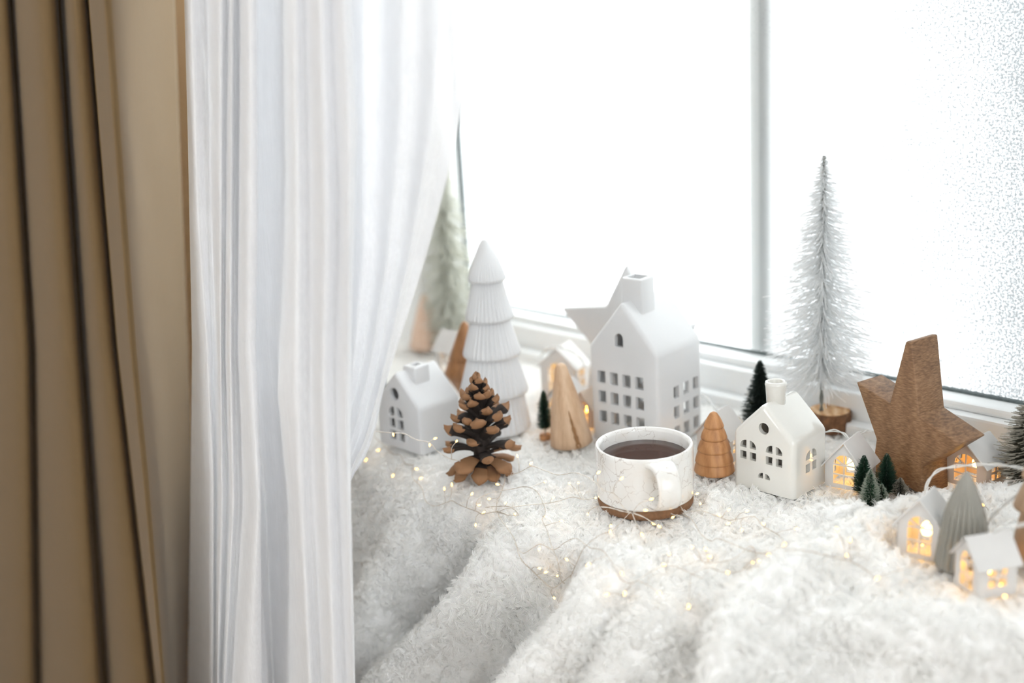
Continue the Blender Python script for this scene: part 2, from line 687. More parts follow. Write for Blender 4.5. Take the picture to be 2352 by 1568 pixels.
# ================================================================== the setting
struct(wbox('floor', -2.46, 2.46, -0.06, 3.16, -0.74, -0.70, M['floor']))
struct(wbox('ceiling', -2.46, 2.46, -0.06, 3.16, 1.93, 1.97, M['wall_white']))
Z0, Z1 = -0.70, 1.93
ROOM_S = 0.345                                     # room face of the window wall
wl = struct(wbox('wall_left', -2.4, WIN_A0, -0.06, ROOM_S, Z0, Z1, M['wall_tan']))
struct(wbox('trim_1', WIN_A0, WIN_A0 + 0.012, 0.0, ROOM_S + 0.002, -0.03, WIN_Z1, M['wall_white']))
struct(wbox('wall_below', WIN_A0, WIN_A1, -0.06, ROOM_S - 0.07, Z0, -0.06, M['wall_white']))
struct(wbox('wall_above', WIN_A0, WIN_A1, -0.06, ROOM_S, WIN_Z1, Z1, M['wall_white']))
struct(wbox('wall_right', WIN_A1, 2.4, -0.06, ROOM_S, Z0, Z1, M['wall_white']))
struct(wbox('wall_side', -2.46, -2.4, -0.06, 3.16, Z0, Z1, M['wall_white']))
# openings added to the unseen far and end walls, sized for soft daylight fill
def wall_open(name, a0, a1, s0, s1, hole0, hole1, z0, z1, along_a):
    parts = [(0.0, 1.0, Z0, z0), (0.0, 1.0, z1, Z1), (0.0, hole0, z0, z1), (hole1, 1.0, z0, z1)]
    for u0, u1, za, zb in parts:
        if along_a:
            struct(wbox(name, a0 + (a1 - a0) * u0, a0 + (a1 - a0) * u1, s0, s1, za, zb, M['wall_white']))
        else:
            struct(wbox(name, a0, a1, s0 + (s1 - s0) * u0, s0 + (s1 - s0) * u1, za, zb, M['wall_white']))


wall_open('wall_back', -2.4, 2.4, 3.1, 3.16, 0.36, 0.64, 0.4, 1.6, True)
wall_open('wall_end', 2.4, 2.46, -0.06, 3.16, 0.28, 0.68, 0.2, 1.6, False)
struct(wbox('window_sill', WIN_A0, WIN_A1, 0.0, 0.33, -0.06, -0.014, M['frame'], None, 0.004))

win = bpy.data.objects.new('window_1', None)
COL.objects.link(win)
struct(win)
win['label'] = 'large misted white-framed window behind the decorations'
GZ = 0.047                                        # foot of the glass
wbox('bottom_rail', WIN_A0, WIN_A1, -0.03, 0.034, -0.013, GZ - 0.008, M['frame'], win, 0.003)
wbox('rail_step', WIN_A0, WIN_A1, 0.034, 0.052, -0.013, 0.010, M['frame'], win, 0.003)
wbox('glazing_bead', WIN_A0, WIN_A1, -0.012, 0.022, GZ - 0.008, GZ + 0.001, M['frame'], win, 0.003)
wbox('gasket', WIN_A0, WIN_A1, -0.011, -0.004, GZ, GZ + 0.0035, M['gasket'], win)
wbox('jamb', WIN_A0, WIN_A0 + 0.070, -0.03, 0.03, GZ, WIN_Z1, M['frame'], win, 0.003)
wbox('jamb_gasket', WIN_A0 + 0.070, WIN_A0 + 0.075, -0.011, -0.004, GZ, WIN_Z1, M['gasket'], win)
wbox('outer_jamb', WIN_A0 - 0.085, WIN_A0 - 0.008, -0.16, -0.10, GZ, WIN_Z1, M['frame'], win, 0.003)
wbox('top_rail', WIN_A0, WIN_A1, -0.03, 0.034, WIN_Z1 - 0.06, WIN_Z1, M['frame'], win, 0.003)
wbox('end_jamb', WIN_A1 - 0.05, WIN_A1, -0.03, 0.03, GZ, WIN_Z1, M['frame'], win, 0.003)
for a in (MUL_A, MUL_A + 0.62):
    wbox('mullion', a - 0.019, a + 0.017, -0.044, -0.0160, GZ, WIN_Z1 - 0.06, M['frame'], win, 0.004)


def pane(a0, a1, mat='pane'):
    bm = bmesh.new()
    box_bm(bm, Vector(((a0 + a1) / 2, -0.0095, (GZ + WIN_Z1 - 0.06) / 2)), (a1 - a0, 0.0006, WIN_Z1 - 0.06 - GZ))
    o = bm_obj('pane', bm, M[mat], win, False)
    o.matrix_local = Matrix.Translation(WL) @ WROT.to_4x4()
    return o


pane(WIN_A0 + 0.07, MUL_A)
pane(MUL_A, MUL_A + 0.62, 'pane_wet')
pane(MUL_A + 0.62, WIN_A1 - 0.05)


# ================================================================== the curtains
ROWS = np.linspace(-330, 1960, 64)


def track(ctrl):
    ys = [c[0] for c in ctrl]
    xs = [c[1] for c in ctrl]
    # straight continuation beyond the last control rows
    def f(y):
        if y < ys[0]:
            return xs[0] + (xs[1] - xs[0]) / (ys[1] - ys[0]) * (y - ys[0])
        if y > ys[-1]:
            return xs[-1] + (xs[-1] - xs[-2]) / (ys[-1] - ys[-2]) * (y - ys[-1])
        return float(np.interp(y, ys, xs))
    return f


def smooth_noise(u, v, seed, n=24):
    g = np.random.default_rng(seed)
    val = 0.0
    for i in range(n):
        a, b, c = g.normal(0, 1, 3)
        val = val + np.sin(a * u + b * v + c * 9) / n ** 0.5
    return val


def sheet(name, grid, mat, thick=0.0015, parent=None):
    """grid[row][col] of Vectors"""
    nr, nc = len(grid), len(grid[0])
    V = [p for r in grid for p in r]
    F = [(i * nc + j, i * nc + j + 1, (i + 1) * nc + j + 1, (i + 1) * nc + j) for i in range(nr - 1) for j in range(nc - 1)]
    o = mesh_obj(name, V, F, mat, parent)
    if thick:
        md = o.modifiers.new('cloth_thickness', 'SOLIDIFY')
        md.thickness = thick
        md.offset = 0
    return o


def beige_curtain():
    S0 = 0.56
    cre = [track([(0, -190), (800, -150), (1568, -140)]),
           track([(0, -75), (800, -45), (1568, -40)]),
           track([(0, 31), (800, 83), (1568, 97)]),
           track([(0, 142), (800, 194), (1568, 250)]),
           track([(0, 201), (800, 268), (1568, 358)]),
           track([(0, 401), (400, 415), (800, 431), (1100, 441), (1568, 431)])]
    amp = [0.035, 0.035, 0.04, 0.028, 0.05]
    left_pull = [0.0, 0.0, 0.0, 0.0, 0.0]
    grid = []
    for y in ROWS:
        row = []
        xs = [c(y) for c in cre]
        for k in range(5):
            n = 26 if k == 4 else 18
            for i in range(n + (1 if k == 4 else 0)):
                t = i / n
                # the cloth rises steeply out of each crease and rolls over
                if k == 4:
                    x = xs[k] + (xs[k + 1] - xs[k]) * t
                    s = S0 + 0.085 * (min(1, t / 0.22) ** 0.5) - 0.205 * max(0, (t - 0.22) / 0.78) ** 1.2
                    s += 0.0035 * smooth_noise(t * 9, y / 110 + t * 3, 4) * min(1, t * 3)
                else:
                    x = xs[k] + (xs[k + 1] - xs[k]) * t
                    s = S0 + amp[k] * (math.sin(math.pi * min(1, t * 0.93 + 0.02)) ** 0.55)
                    s += 0.0012 * smooth_noise(t * 5 + k * 7, y / 300, 5)
                    if t > 0.86:
                        s -= (t - 0.86) / 0.14 * (0.05 if k in (2, 1) else 0.02)
                row.append(ats(x, y, s))
        grid.append(row)
    o = sheet('beige_curtain', grid, M['beige'], 0.002)
    tag(o, 'heavy beige curtain hanging in deep folds beside the sheer', 'curtain')
    return o


beige_curtain()


def sheer_curtain():
    # columns: (track, distance into the room); the cloth doubles back on itself twice
    T = track
    cols = [
        (T([(0, 423), (300, 431), (800, 441), (1100, 438), (1568, 432)]), 0.560),
        (T([(0, 436), (500, 452), (800, 474), (1100, 487), (1568, 484)]), 0.585),
        (T([(0, 470), (800, 490), (1150, 494), (1568, 492)]), 0.572),
        (T([(0, 505), (800, 506), (1150, 508), (1568, 500)]), 0.592),
        (T([(0, 521), (500, 516), (800, 512), (1150, 522), (1568, 508)]), 0.580),
        (T([(0, 534), (800, 528), (1150, 535), (1568, 516)]), 0.594),
        (T([(0, 543), (800, 540), (1150, 552), (1568, 528)]), 0.582),
        (T([(0, 570), (800, 566), (1150, 590), (1568, 560)]), 0.600),
        (T([(0, 590), (500, 592), (800, 588), (1150, 600), (1568, 600)]), 0.590),
        # back behind
        (T([(0, 560), (800, 560), (1568, 600)]), 0.565),
        (T([(0, 500), (800, 540), (1150, 590), (1568, 615)]), 0.560),
        (T([(0, 455), (800, 560), (1150, 600), (1568, 620)]), 0.548),
        (T([(0, 500), (800, 590), (1150, 612), (1568, 628)]), 0.540),
        (T([(0, 600), (800, 612), (1150, 630), (1568, 640)]), 0.548),
        (T([(0, 640), (800, 632), (1150, 650), (1568, 655)]), 0.556),
        # second dense band, to the front again
        (T([(0, 655), (400, 668), (700, 660), (900, 640), (1150, 668), (1568, 694)]), 0.585),
        (T([(0, 676), (500, 682), (900, 680), (1150, 690), (1568, 712)]), 0.600),
        (T([(0, 700), (500, 712), (900, 712), (1150, 720), (1568, 735)]), 0.590),
        (T([(0, 735), (500, 748), (900, 740), (1150, 752), (1568, 765)]), 0.608),
        (T([(0, 760), (500, 776), (900, 770), (1150, 775), (1568, 792)]), 0.596),
        (T([(0, 790), (300, 802), (700, 800), (1000, 795), (1150, 800), (1568, 812)]), 0.606),
        (T([(0, 806), (300, 820), (700, 808), (1000, 804), (1150, 806), (1568, 816)]), 0.592),
        (T([(0, 800), (300, 812), (700, 800), (1000, 796), (1150, 798), (1568, 808)]), 0.576),
        (T([(0, 745), (500, 760), (900, 755), (1150, 760), (1568, 775)]), 0.570),
        (T([(0, 690), (500, 705), (900, 712), (1150, 715), (1568, 735)]), 0.560),
        (T([(0, 676), (500, 690), (900, 705), (1150, 705), (1568, 725)]), 0.545),
        (T([(0, 730), (500, 745), (900, 748), (1150, 720), (1568, 732)]), 0.535),
        (T([(0, 800), (500, 810), (900, 790), (1090, 732), (1568, 740)]), 0.530),
        (T([(0, 832), (300, 836), (600, 834), (900, 805), (1090, 745), (1568, 745)]), 0.540),
        (T([(0, 880), (300, 878), (600, 866), (850, 830), (1000, 795), (1090, 760), (1568, 750)]), 0.528),
        (T([(0, 925), (300, 918), (600, 890), (850, 848), (1000, 812), (1090, 775), (1568, 755)]), 0.538),
        (T([(0, 970), (300, 955), (600, 915), (850, 866), (1000, 828), (1090, 788), (1568, 758)]), 0.526),
        (T([(0, 1015), (300, 990), (600, 938), (850, 880), (1000, 842), (1090, 800), (1568, 760)]), 0.534),
        (T([(0, 1060), (250, 1030), (500, 980), (700, 928), (850, 888), (1000, 848), (1090, 806), (1160, 775), (1568, 760)]), 0.524),
        (T([(0, 1096), (130, 1083), (250, 1060), (400, 1030), (500, 1003), (600, 975), (700, 943), (800, 911), (900, 880), (960, 868), (1000, 858), (1060, 835), (1090, 812), (1160, 780), (1568, 762)]), 0.522),
    ]
    nsub = 5
    grid = []
    for y in ROWS:
        pts = [(c[0](y), c[1]) for c in cols]
        sp = spline([Vector((p[0] / 1000, p[1], 0)) for p in pts], 1e9)  # two samples per span at least
        # resample evenly by span so that every row has the same columns
        P = [Vector((p[0], p[1] * 1000, 0)) for p in pts]
        P = [P[0] * 2 - P[1]] + P + [P[-1] * 2 - P[-2]]
        row = []
        for i in range(1, len(P) - 2):
            for j in range(nsub):
                t = j / nsub
                p0, p1, p2, p3 = P[i - 1:i + 3]
                q = 0.5 * ((2 * p1) + (p2 - p0) * t + (2 * p0 - 5 * p1 + 4 * p2 - p3) * t * t + (3 * p1 - p0 - 3 * p2 + p3) * t ** 3)
                u = i + t
                s = q.y / 1000 + 0.0012 * smooth_noise(u * 1.6, y / 260, 8) + 0.0006 * smooth_noise(u * 5, y / 500, 9)
                row.append(ats(q.x, y, s))
        e = P[-2]
        row.append(ats(e.x, y, e.y / 1000))
        grid.append(row)
    o = sheet('sheer_curtain', grid, M['sheer'], 0)
    tag(o, 'sheer white cotton curtain drawn aside over the sill', 'curtain')


sheer_curtain()

# ================================================================== the sherpa blanket
ea = np.array([-0.2, 0.10, 0.28, 0.39, 0.45, 0.51, 0.58, 0.65, 0.70, 0.74, 0.80, 0.87, 1.2])   # along the window
es = np.array([0.34, 0.37, 0.41, 0.43, 0.44, 0.445, 0.453, 0.462, 0.455, 0.395, 0.37, 0.351, 0.34])  # where the cloth turns down
ker = np.exp(-np.linspace(-2, 2, 41) ** 2)
ker /= ker.sum()
NA, NB = 420, 250
A0, A1 = -0.165, 1.12
aa = np.linspace(A0, A1, NA)
edge = np.interp(aa, ea, es)
edge = np.convolve(np.pad(edge, 20, mode='edge'), ker, 'valid')
DRAPE = 0.36
S_BACK = 0.045
RAD = 0.05
TH = R(75)
bb = np.linspace(0, 1, NB)


def blanket_base(a, e, q):
    """q: metres of cloth from the back edge; e: where the cloth turns down"""
    top = e - RAD - S_BACK
    arc = RAD * TH
    phi = np.clip((q - top) / RAD, 0, TH)
    s = np.where(q < top, S_BACK + q, S_BACK + top + RAD * np.sin(phi))
    z = np.where(q < top, 0.0, -RAD * (1 - np.cos(phi)))
    ext = np.maximum(0, q - top - arc)
    s = s + ext * math.cos(TH)
    z = z - ext * math.sin(TH)
    return s, z, phi


top_len = edge - RAD - S_BACK
AG = np.repeat(aa[:, None], NB, 1)
EG = np.repeat(edge[:, None], NB, 1)
QG = bb[None, :] * (top_len + RAD * TH + DRAPE)[:, None]
SG, ZG, PHI = blanket_base(AG, EG, QG)
BX = WL.x + WD.x * AG + WN.x * SG
BY = WL.y + WD.y * AG + WN.y * SG
CR = np.array(CROT_T)
rel = np.stack([BX, BY, ZG - CAMH], -1) @ CR.T
PXG = 1176 + FPX * rel[..., 0] / -rel[..., 2]
PYG = 784 - FPX * rel[..., 1] / -rel[..., 2]


def aq(px, py):
    i = np.argmin((PXG - px) ** 2 + (PYG - py) ** 2)
    return AG.ravel()[i], QG.ravel()[i]


def fold_field(pts, w):
    """pts (along, across, height): a rounded roll of half width w whose height changes along its path"""
    best = np.full(AG.shape, 9.0)
    hh = np.zeros_like(AG)
    for (a0, q0, h0), (a1, q1, h1) in zip(pts[:-1], pts[1:]):
        da, dq = a1 - a0, q1 - q0
        L2 = da * da + dq * dq + 1e-12
        t = np.clip(((AG - a0) * da + (QG - q0) * dq) / L2, 0, 1)
        d = np.hypot(AG - a0 - t * da, QG - q0 - t * dq)
        m = d < best
        hh = np.where(m, h0 + (h1 - h0) * t, hh)
        best = np.minimum(best, d)
    return hh * np.exp(-(best / w) ** 2)


# rolls (and hollows) of the cloth: path with heights, half width
ROLLS = [
    ([(1540, 1135, 0.0), (1580, 1120, 0.014), (1640, 1106, 0.018), (1700, 1112, 0.008)], 0.017),
    ([(1760, 1190, 0.0), (1830, 1166, 0.012), (1900, 1146, 0.018), (1975, 1142, 0.016), (2010, 1150, 0.004)], 0.014),
    ([(1620, 1262, 0.0), (1720, 1245, 0.012), (1820, 1226, 0.024), (1920, 1196, 0.026), (2010, 1162, 0.024), (2090, 1132, 0.022), (2200, 1112, 0.020), (2420, 1100, 0.018)], 0.019),
    ([(1690, 1450, 0.030), (1745, 1395, 0.036), (1800, 1350, 0.038), (1860, 1316, 0.036), (1950, 1276, 0.032), (2030, 1256, 0.022), (2090, 1262, 0.006)], 0.021),
    ([(1745, 1390, 0.036), (1715, 1460, 0.050), (1690, 1568, 0.055), (1680, 1640, 0.055)], 0.026),
    ([(1900, 1400, 0.0), (2050, 1430, 0.014), (2200, 1450, 0.016), (2400, 1480, 0.016)], 0.04),
    ([(1230, 1150, 0.0), (1190, 1215, 0.012), (1140, 1290, 0.030), (1070, 1380, 0.038), (960, 1490, 0.038), (900, 1568, 0.036)], 0.024),
    ([(1470, 1230, 0.0), (1420, 1310, 0.018), (1360, 1420, 0.040), (1260, 1520, 0.045), (1190, 1620, 0.045)], 0.026),
    ([(1560, 1340, 0.0), (1520, 1395, 0.014), (1450, 1480, 0.026), (1390, 1600, 0.030)], 0.026),
    ([(960, 1170, 0.0), (930, 1230, 0.012), (880, 1330, 0.024), (840, 1450, 0.026)], 0.03),
    ([(1380, 1210, 0.0), (1440, 1225, 0.006), (1540, 1250, 0.008), (1640, 1262, 0.0)], 0.02),
]
HOLLOWS = [
    ([(1720, 1280, 0.004), (1850, 1275, 0.010), (1990, 1245, 0.006)], 0.018),
    ([(1620, 1340, 0.004), (1600, 1400, 0.030), (1570, 1500, 0.050), (1560, 1600, 0.050)], 0.040),
    ([(1890, 1370, 0.004), (1860, 1430, 0.030), (1850, 1520, 0.050), (1840, 1620, 0.050)], 0.036),
    ([(2050, 1520, 0.030), (2250, 1560, 0.034), (2450, 1600, 0.034)], 0.045),
    ([(1110, 1220, 0.006), (1090, 1260, 0.024), (1030, 1340, 0.036), (930, 1430, 0.036)], 0.028),
    ([(1310, 1240, 0.006), (1290, 1285, 0.030), (1250, 1350, 0.048), (1150, 1450, 0.048), (1070, 1568, 0.045)], 0.030),
]


def crest(p):
    """where on the cloth a roll of that height shows"""
    h = max(0.0, p[2])
    v = at(p[0], p[1], h) - WL
    a, s_ = v.dot(WD), v.dot(WN)
    e = float(np.interp(a, aa, edge))
    if s_ < e - RAD:
        return a, s_ - S_BACK, p[2]
    return (*aq(p[0], p[1]), p[2])


DISP = np.zeros_like(AG)
for pts, w in ROLLS:
    DISP = np.maximum(DISP, fold_field([crest(p) for p in pts], w))
for pts, w in HOLLOWS:
    DISP -= 0.72 * fold_field([crest(p) for p in pts], w)
# the cloth lies flat under whatever stands on it
FEET = [(1483, 1149, 0.055), (1110, 1088, 0.042), (1760, 1110, 0.055), (1945, 1110, 0.026), (2000, 1140, 0.020), (2030, 1140, 0.020), (2066, 1130, 0.018), (2080, 1095, 0.040),
        (2115, 1262, 0.028), (2211, 1296, 0.027), (2290, 1340, 0.030), (2390, 1300, 0.030), (1641, 1088, 0.021), (2240, 1105, 0.030), (2372, 1128, 0.02)]
for fx, fy, fr in FEET:
    v = at(fx, fy) - WL
    dd_ = np.hypot(AG - v.dot(WD), QG + S_BACK - v.dot(WN))
    k_ = np.clip((dd_ / fr - 0.9) / 0.35, 0, 1)
    DISP *= np.where(PHI < 0.1, k_ * k_ * (3 - 2 * k_), 1.0)
lump = smooth_noise(AG * 26, QG * 26, 3, 30) * 0.0016 + smooth_noise(AG * 60, QG * 60, 13, 40) * 0.0010
lump += np.where(PHI > 0.2, 1.0, 0.0) * smooth_noise(AG * 14, QG * 14, 23, 30) * 0.004
DISP = DISP + lump
NX = np.sin(PHI)
NZ = np.cos(PHI)
BX = BX + WN.x * NX * DISP
BY = BY + WN.y * NX * DISP
BZ = ZG + NZ * DISP - 0.0065
Vb = np.stack([BX, BY, BZ], -1).reshape(-1, 3)
ii, jj = np.meshgrid(np.arange(NA - 1), np.arange(NB - 1), indexing='ij')
Fb = np.stack([ii * NB + jj, (ii + 1) * NB + jj, (ii + 1) * NB + jj + 1, ii * NB + jj + 1], -1).reshape(-1, 4)[:, ::-1]
blanket = fast_mesh('sherpa_blanket', Vb, Fb, M['blanket'])
tag(blanket, 'fluffy white sherpa blanket spread over the window sill', 'blanket')
BVH = BVHTree.FromPolygons([tuple(v) for v in Vb], [tuple(int(i) for i in f) for f in Fb])


def on_blanket(px, py, lift=0.006):
    d = ray(px, py)
    loc, nor, idx, dist = BVH.ray_cast(CPOS, d.normalized(), 5)
    if loc is None:
        return at(px, py, lift)
    if nor.dot(d) > 0:
        nor = -nor
    return loc + nor * lift


def ground(x, y):
    loc, nor, idx, dist = BVH.ray_cast(Vector((x, y, 1)), Vector((0, 0, -1)), 3)
    return loc.z if loc else 0.0


def make_pile():
    # curly tufts standing on the cloth, most in the part that the room sees
    G = Vb.reshape(NA, NB, 3)
    e1 = G[1:, :-1] - G[:-1, :-1]
    e2 = G[:-1, 1:] - G[:-1, :-1]
    nn = np.cross(e1, e2)
    area = np.linalg.norm(nn, axis=-1)
    nn /= area[..., None] + 1e-12
    if nn[..., 2].mean() < 0:
        nn = -nn
    px, py = PXG[:-1, :-1], PYG[:-1, :-1]
    vis = (px > 560) & (px < 2700) & (py > 600) & (py < 1800)
    wgt = area * np.where(vis, 1.0, 0.12)
    prob = (wgt / wgt.sum()).ravel()
    NT = 34000
    pick = rng.choice(prob.size, NT, p=prob)
    u, v = rng.random((2, NT, 1))
    root = G[:-1, :-1].reshape(-1, 3)[pick] + e1.reshape(-1, 3)[pick] * u + e2.reshape(-1, 3)[pick] * v
    nor = nn.reshape(-1, 3)[pick]
    # each tuft leans and curls its own way
    rnd = rng.normal(0, 1, (NT, 3))
    tan = rnd - nor * (rnd * nor).sum(1, keepdims=True)
    tan /= np.linalg.norm(tan, axis=1, keepdims=True) + 1e-9
    bit = np.cross(nor, tan)
    lean = rng.uniform(0.7, 1.9, (NT, 1))
    leng = rng.uniform(0.0070, 0.0120, (NT, 1))
    NS, NP = 12, 5
    n = NT * NS
    rp = lambda x: np.repeat(x, NS, 0)
    ang = rng.uniform(0, 2 * np.pi, (n, 1))
    rad = np.sqrt(rng.random((n, 1))) * 0.0033
    rt, rb, rn = rp(tan), rp(bit), rp(nor)
    off = rt * np.cos(ang) * rad + rb * np.sin(ang) * rad
    ln = rp(leng) * rng.uniform(0.75, 1.1, (n, 1))
    le = rp(lean) + rng.normal(0, 0.18, (n, 1))
    side = rng.normal(0, 0.22, (n, 1))
    P = np.zeros((n, NP, 3), np.float32)
    rr = rp(root)
    for k in range(NP):
        t = k / (NP - 1)
        th = le * t * 1.5
        h = np.where(np.abs(th) < 1e-3, t, np.sin(th) / (le * 1.5 + 1e-6))
        b = (1 - np.cos(th)) / (le * 1.5 + 1e-6)
        clump = 1 - 0.82 * t ** 0.9
        P[:, k] = rr + off * clump + rn * (ln * h) + (rt + rb * side) * (ln * b) - rn * 0.001
    rd = np.tile(np.array([0.00042, 0.00044, 0.0004, 0.00032, 0.00014], np.float32), n)
    cu = bpy.data.hair_curves.new('pile')
    cu.add_curves([NP] * n)
    cu.attributes['position'].data.foreach_set('vector', P.ravel())
    ra = cu.attributes.get('radius') or cu.attributes.new('radius', 'FLOAT', 'POINT')
    ra.data.foreach_set('value', rd)
    cu.materials.append(M['pile'])
    o = bpy.data.objects.new('pile', cu)
    COL.objects.link(o)
    o.parent = blanket
    stuff(o)


make_pile()


# ================================================================== ceramic houses
def gable(w, he, hr):
    return [(-w / 2, 0), (w / 2, 0), (w / 2, he), (0, hr), (-w / 2, he)]


def rounded_house(name, w, d, he, hr, mat, parent, wall=0.0045, bev=0.004):
    bm = prism_bm(gable(w, he, hr), -d / 2, d / 2)
    bmesh.ops.bevel(bm, geom=[e for e in bm.edges if not all(v.co.z < 1e-5 for v in e.verts)], offset=bev, segments=4,
                    affect='EDGES', profile=0.5)
    o = bm_obj(name, bm, mat, parent)
    iw = w - 2 * wall
    sl = (hr - he) / (w / 2)
    hi = he - wall * 0.3
    inner = bm_obj('tmp', prism_bm([(-iw / 2, -0.01), (iw / 2, -0.01), (iw / 2, hi), (0, hi + sl * iw / 2), (-iw / 2, hi)],
                                   -d / 2 + wall, d / 2 - wall), mat, None)
    inner.location = (0, 0, 0)
    if parent:
        inner.matrix_world = parent.matrix_world
    return o, inner


def arch(cx, z0, w, h, flat=None, n=8):
    """outline of an arched opening; flat: leave the head straight"""
    if flat:
        return [(cx - w / 2, z0), (cx + w / 2, z0), (cx + w / 2, z0 + h), (cx - w / 2, z0 + h)]
    r = w / 2
    return [(cx - w / 2, z0), (cx + w / 2, z0)] + [(cx + r * math.cos(math.pi * k / n), z0 + h - r + r * math.sin(math.pi * k / n))
                                                  for k in range(n + 1)]


def quarter(cx, z0, w, h, right, n=6):
    """a window half with one rounded upper corner"""
    x0, x1 = cx - w / 2, cx + w / 2
    pts = [(x0, z0), (x1, z0)]
    if right:
        pts += [(x0 + w * math.cos(math.pi / 2 * k / n), z0 + h * 0.15 + h * 0.85 * math.sin(math.pi / 2 * k / n)) for k in range(n + 1)]
    else:
        pts += [(x1 - w * math.cos(math.pi / 2 * k / n), z0 + h * 0.15 + h * 0.85 * math.sin(math.pi / 2 * k / n)) for k in range(n, -1, -1)]
    return pts


def disc(cx, cz, r, n=20):
    return [(cx + r * math.cos(2 * math.pi * k / n), cz + r * math.sin(2 * math.pi * k / n)) for k in range(n)]


def cutter(outline, depth0, depth1, side, parent):
    bm = prism_bm(outline, depth0, depth1)
    if side:                                       # openings through the side walls
        bmesh.ops.transform(bm, matrix=Matrix.Rotation(math.pi / 2, 4, 'Z'), verts=bm.verts)
    c = bm_obj('tmp', bm, None, None)
    c.matrix_world = parent.matrix_world
    return c


def root_at(name, label, cat, loc, yaw, group=None, rx=0, ry=0):
    t = thing(name, label, cat, loc, yaw, group, rx, ry)
    bpy.context.view_layer.update()
    return t


# --- tall matte house behind the mug
c, yaw, w, d, he = corner_house((1510, 818), (1352, 792), (1604, 772), 1040, 1520)
root = root_at('ceramic_house', 'tall matte white ceramic house with rows of square windows behind the mug', 'house', c, yaw, 'ceramic houses')
hr = he + 0.052
body, inner = rounded_house('body', w, d, he, hr, M['ceramic'], root, 0.005, 0.005)
cuts = [inner]
ws, wh = 0.0104, 0.0138
for r_ in range(3):
    for k in range(4):
        cuts.append(cutter(arch(w * (-0.325 + 0.185 * k), he - 0.040 - 0.0222 * r_, ws, wh, True), -d, d, False, root))
    for k in range(3):
        cuts.append(cutter(arch(d * (-0.10 + 0.225 * k), max(0.004, he - 0.055 - 0.0222 * r_), ws, wh, True), -w, w, True, root))
cuts.append(cutter(arch(-w * 0.045, he + 0.003, 0.0105, 0.0150), -d, d, False, root))
bool_cut(body, cuts)
sharp(body, 40)


def chimney_box(parent, x, y, z0, z1, sx, sy, mat, wall=0.0032, rnd=False):
    bm = bmesh.new()
    box_bm(bm, Vector((x, y, (z0 + z1) / 2)), (sx, sy, z1 - z0))
    bmesh.ops.bevel(bm, geom=bm.edges[:], offset=0.0022, segments=3, affect='EDGES', profile=0.5)
    o = bm_obj('chimney', bm, mat, parent)
    bm = bmesh.new()
    box_bm(bm, Vector((x, y, z1)), (sx - 2 * wall, sy - 2 * wall, 0.03))
    c_ = bm_obj('tmp', bm, None, None)
    c_.matrix_world = parent.matrix_world
    bool_cut(o, [c_])
    sharp(o, 40)
    return o


chimney_box(root, 0.001, -d * 0.14, hr - 0.020, hr + 0.021, 0.0255, 0.0255, M['ceramic'])

# --- small matte house beside the sheer
c, yaw, w, d, he = corner_house((962, 937), (872, 893), (1048, 903), 1042, 965)
w, d, yaw = 0.072, 0.060, R(-45)
cc = at(962, 937, he)
c = cc + Matrix.Rotation(yaw, 3, 'Z') @ Vector((-w / 2, d / 2, 0))
c.z = -0.002
root = root_at('ceramic_house', 'small matte white ceramic house with one arched window beside the sheer curtain', 'house', c, yaw, 'ceramic houses')
hr = he + 0.036
body, inner = rounded_house('body', w, d, he, hr, M['ceramic'], root, 0.0045, 0.004)
x0 = -0.004
cuts = [inner]
for r_ in range(3):
    for k in (0, 1):
        z = 0.009 + 0.0138 * r_
        xx = x0 + (k - 0.5) * 0.0140
        o_ = quarter(xx, z, 0.0100, 0.0110, k == 1) if r_ == 2 else arch(xx, z, 0.0100, 0.0105, True)
        cuts.append(cutter(o_, -d, 0, False, root))
cuts.append(cutter(disc(x0 + 0.001, he + 0.0105, 0.0072), -d, 0, False, root))
bool_cut(body, cuts)
sharp(body, 40)
chimney_box(root, 0.006, -0.004, hr - 0.024, hr + 0.003, 0.020, 0.022, M['ceramic'], 0.006)

# --- glossy house
c, yaw, w, d, he = corner_house((1829, 1018), (1687, 985), (1901, 982), 1146, 1829)
root = root_at('ceramic_house', 'glossy white ceramic house with a round chimney next to the wooden star', 'house', c, yaw, 'ceramic houses')
hr = he + 0.033
d *= 1.12
body, inner = rounded_house('body', w, d, he, hr, M['ceramic_gloss'], root, 0.005, 0.0055)
cuts = [inner]


def four_pane(cx, cz, pw, ph, gap, side, y0, y1, head=True):
    for r_ in (0, 1):
        for k in (0, 1):
            xx = cx + (k - 0.5) * (pw + gap)
            zz = cz + r_ * (ph + gap)
            o_ = quarter(xx, zz, pw, ph, k == 1) if (r_ and head) else arch(xx, zz, pw, ph, True)
            cuts.append(cutter(o_, y0, y1, side, root))


four_pane(-0.0165, 0.0290, 0.0070, 0.0080, 0.0036, False, -d, 0)
four_pane(0.0120, 0.0290, 0.0070, 0.0080, 0.0036, False, -d, 0)
cuts.append(cutter(disc(0.001, he + 0.0085, 0.0056), -d, 0, False, root))
for k in (0, 1):
    cuts.append(cutter(quarter(0.001 + (k - 0.5) * 0.0078, 0.0135, 0.0054, 0.0055, k == 1), -d, 0, False, root))
four_pane(0.000, 0.0200, 0.0075, 0.0085, 0.0042, True, 0, -w)
bool_cut(body, cuts)
sharp(body, 40)
ch = lathe('chimney', [(0.0085, 0), (0.0098, 0.026), (0.0104, 0.029), (0.0098, 0.0315), (0.0080, 0.0322), (0.0066, 0.031), (0.0064, 0.006)],
           M['ceramic_gloss'], root, 40)
ch.location = (-0.002, -0.004, hr - 0.017)

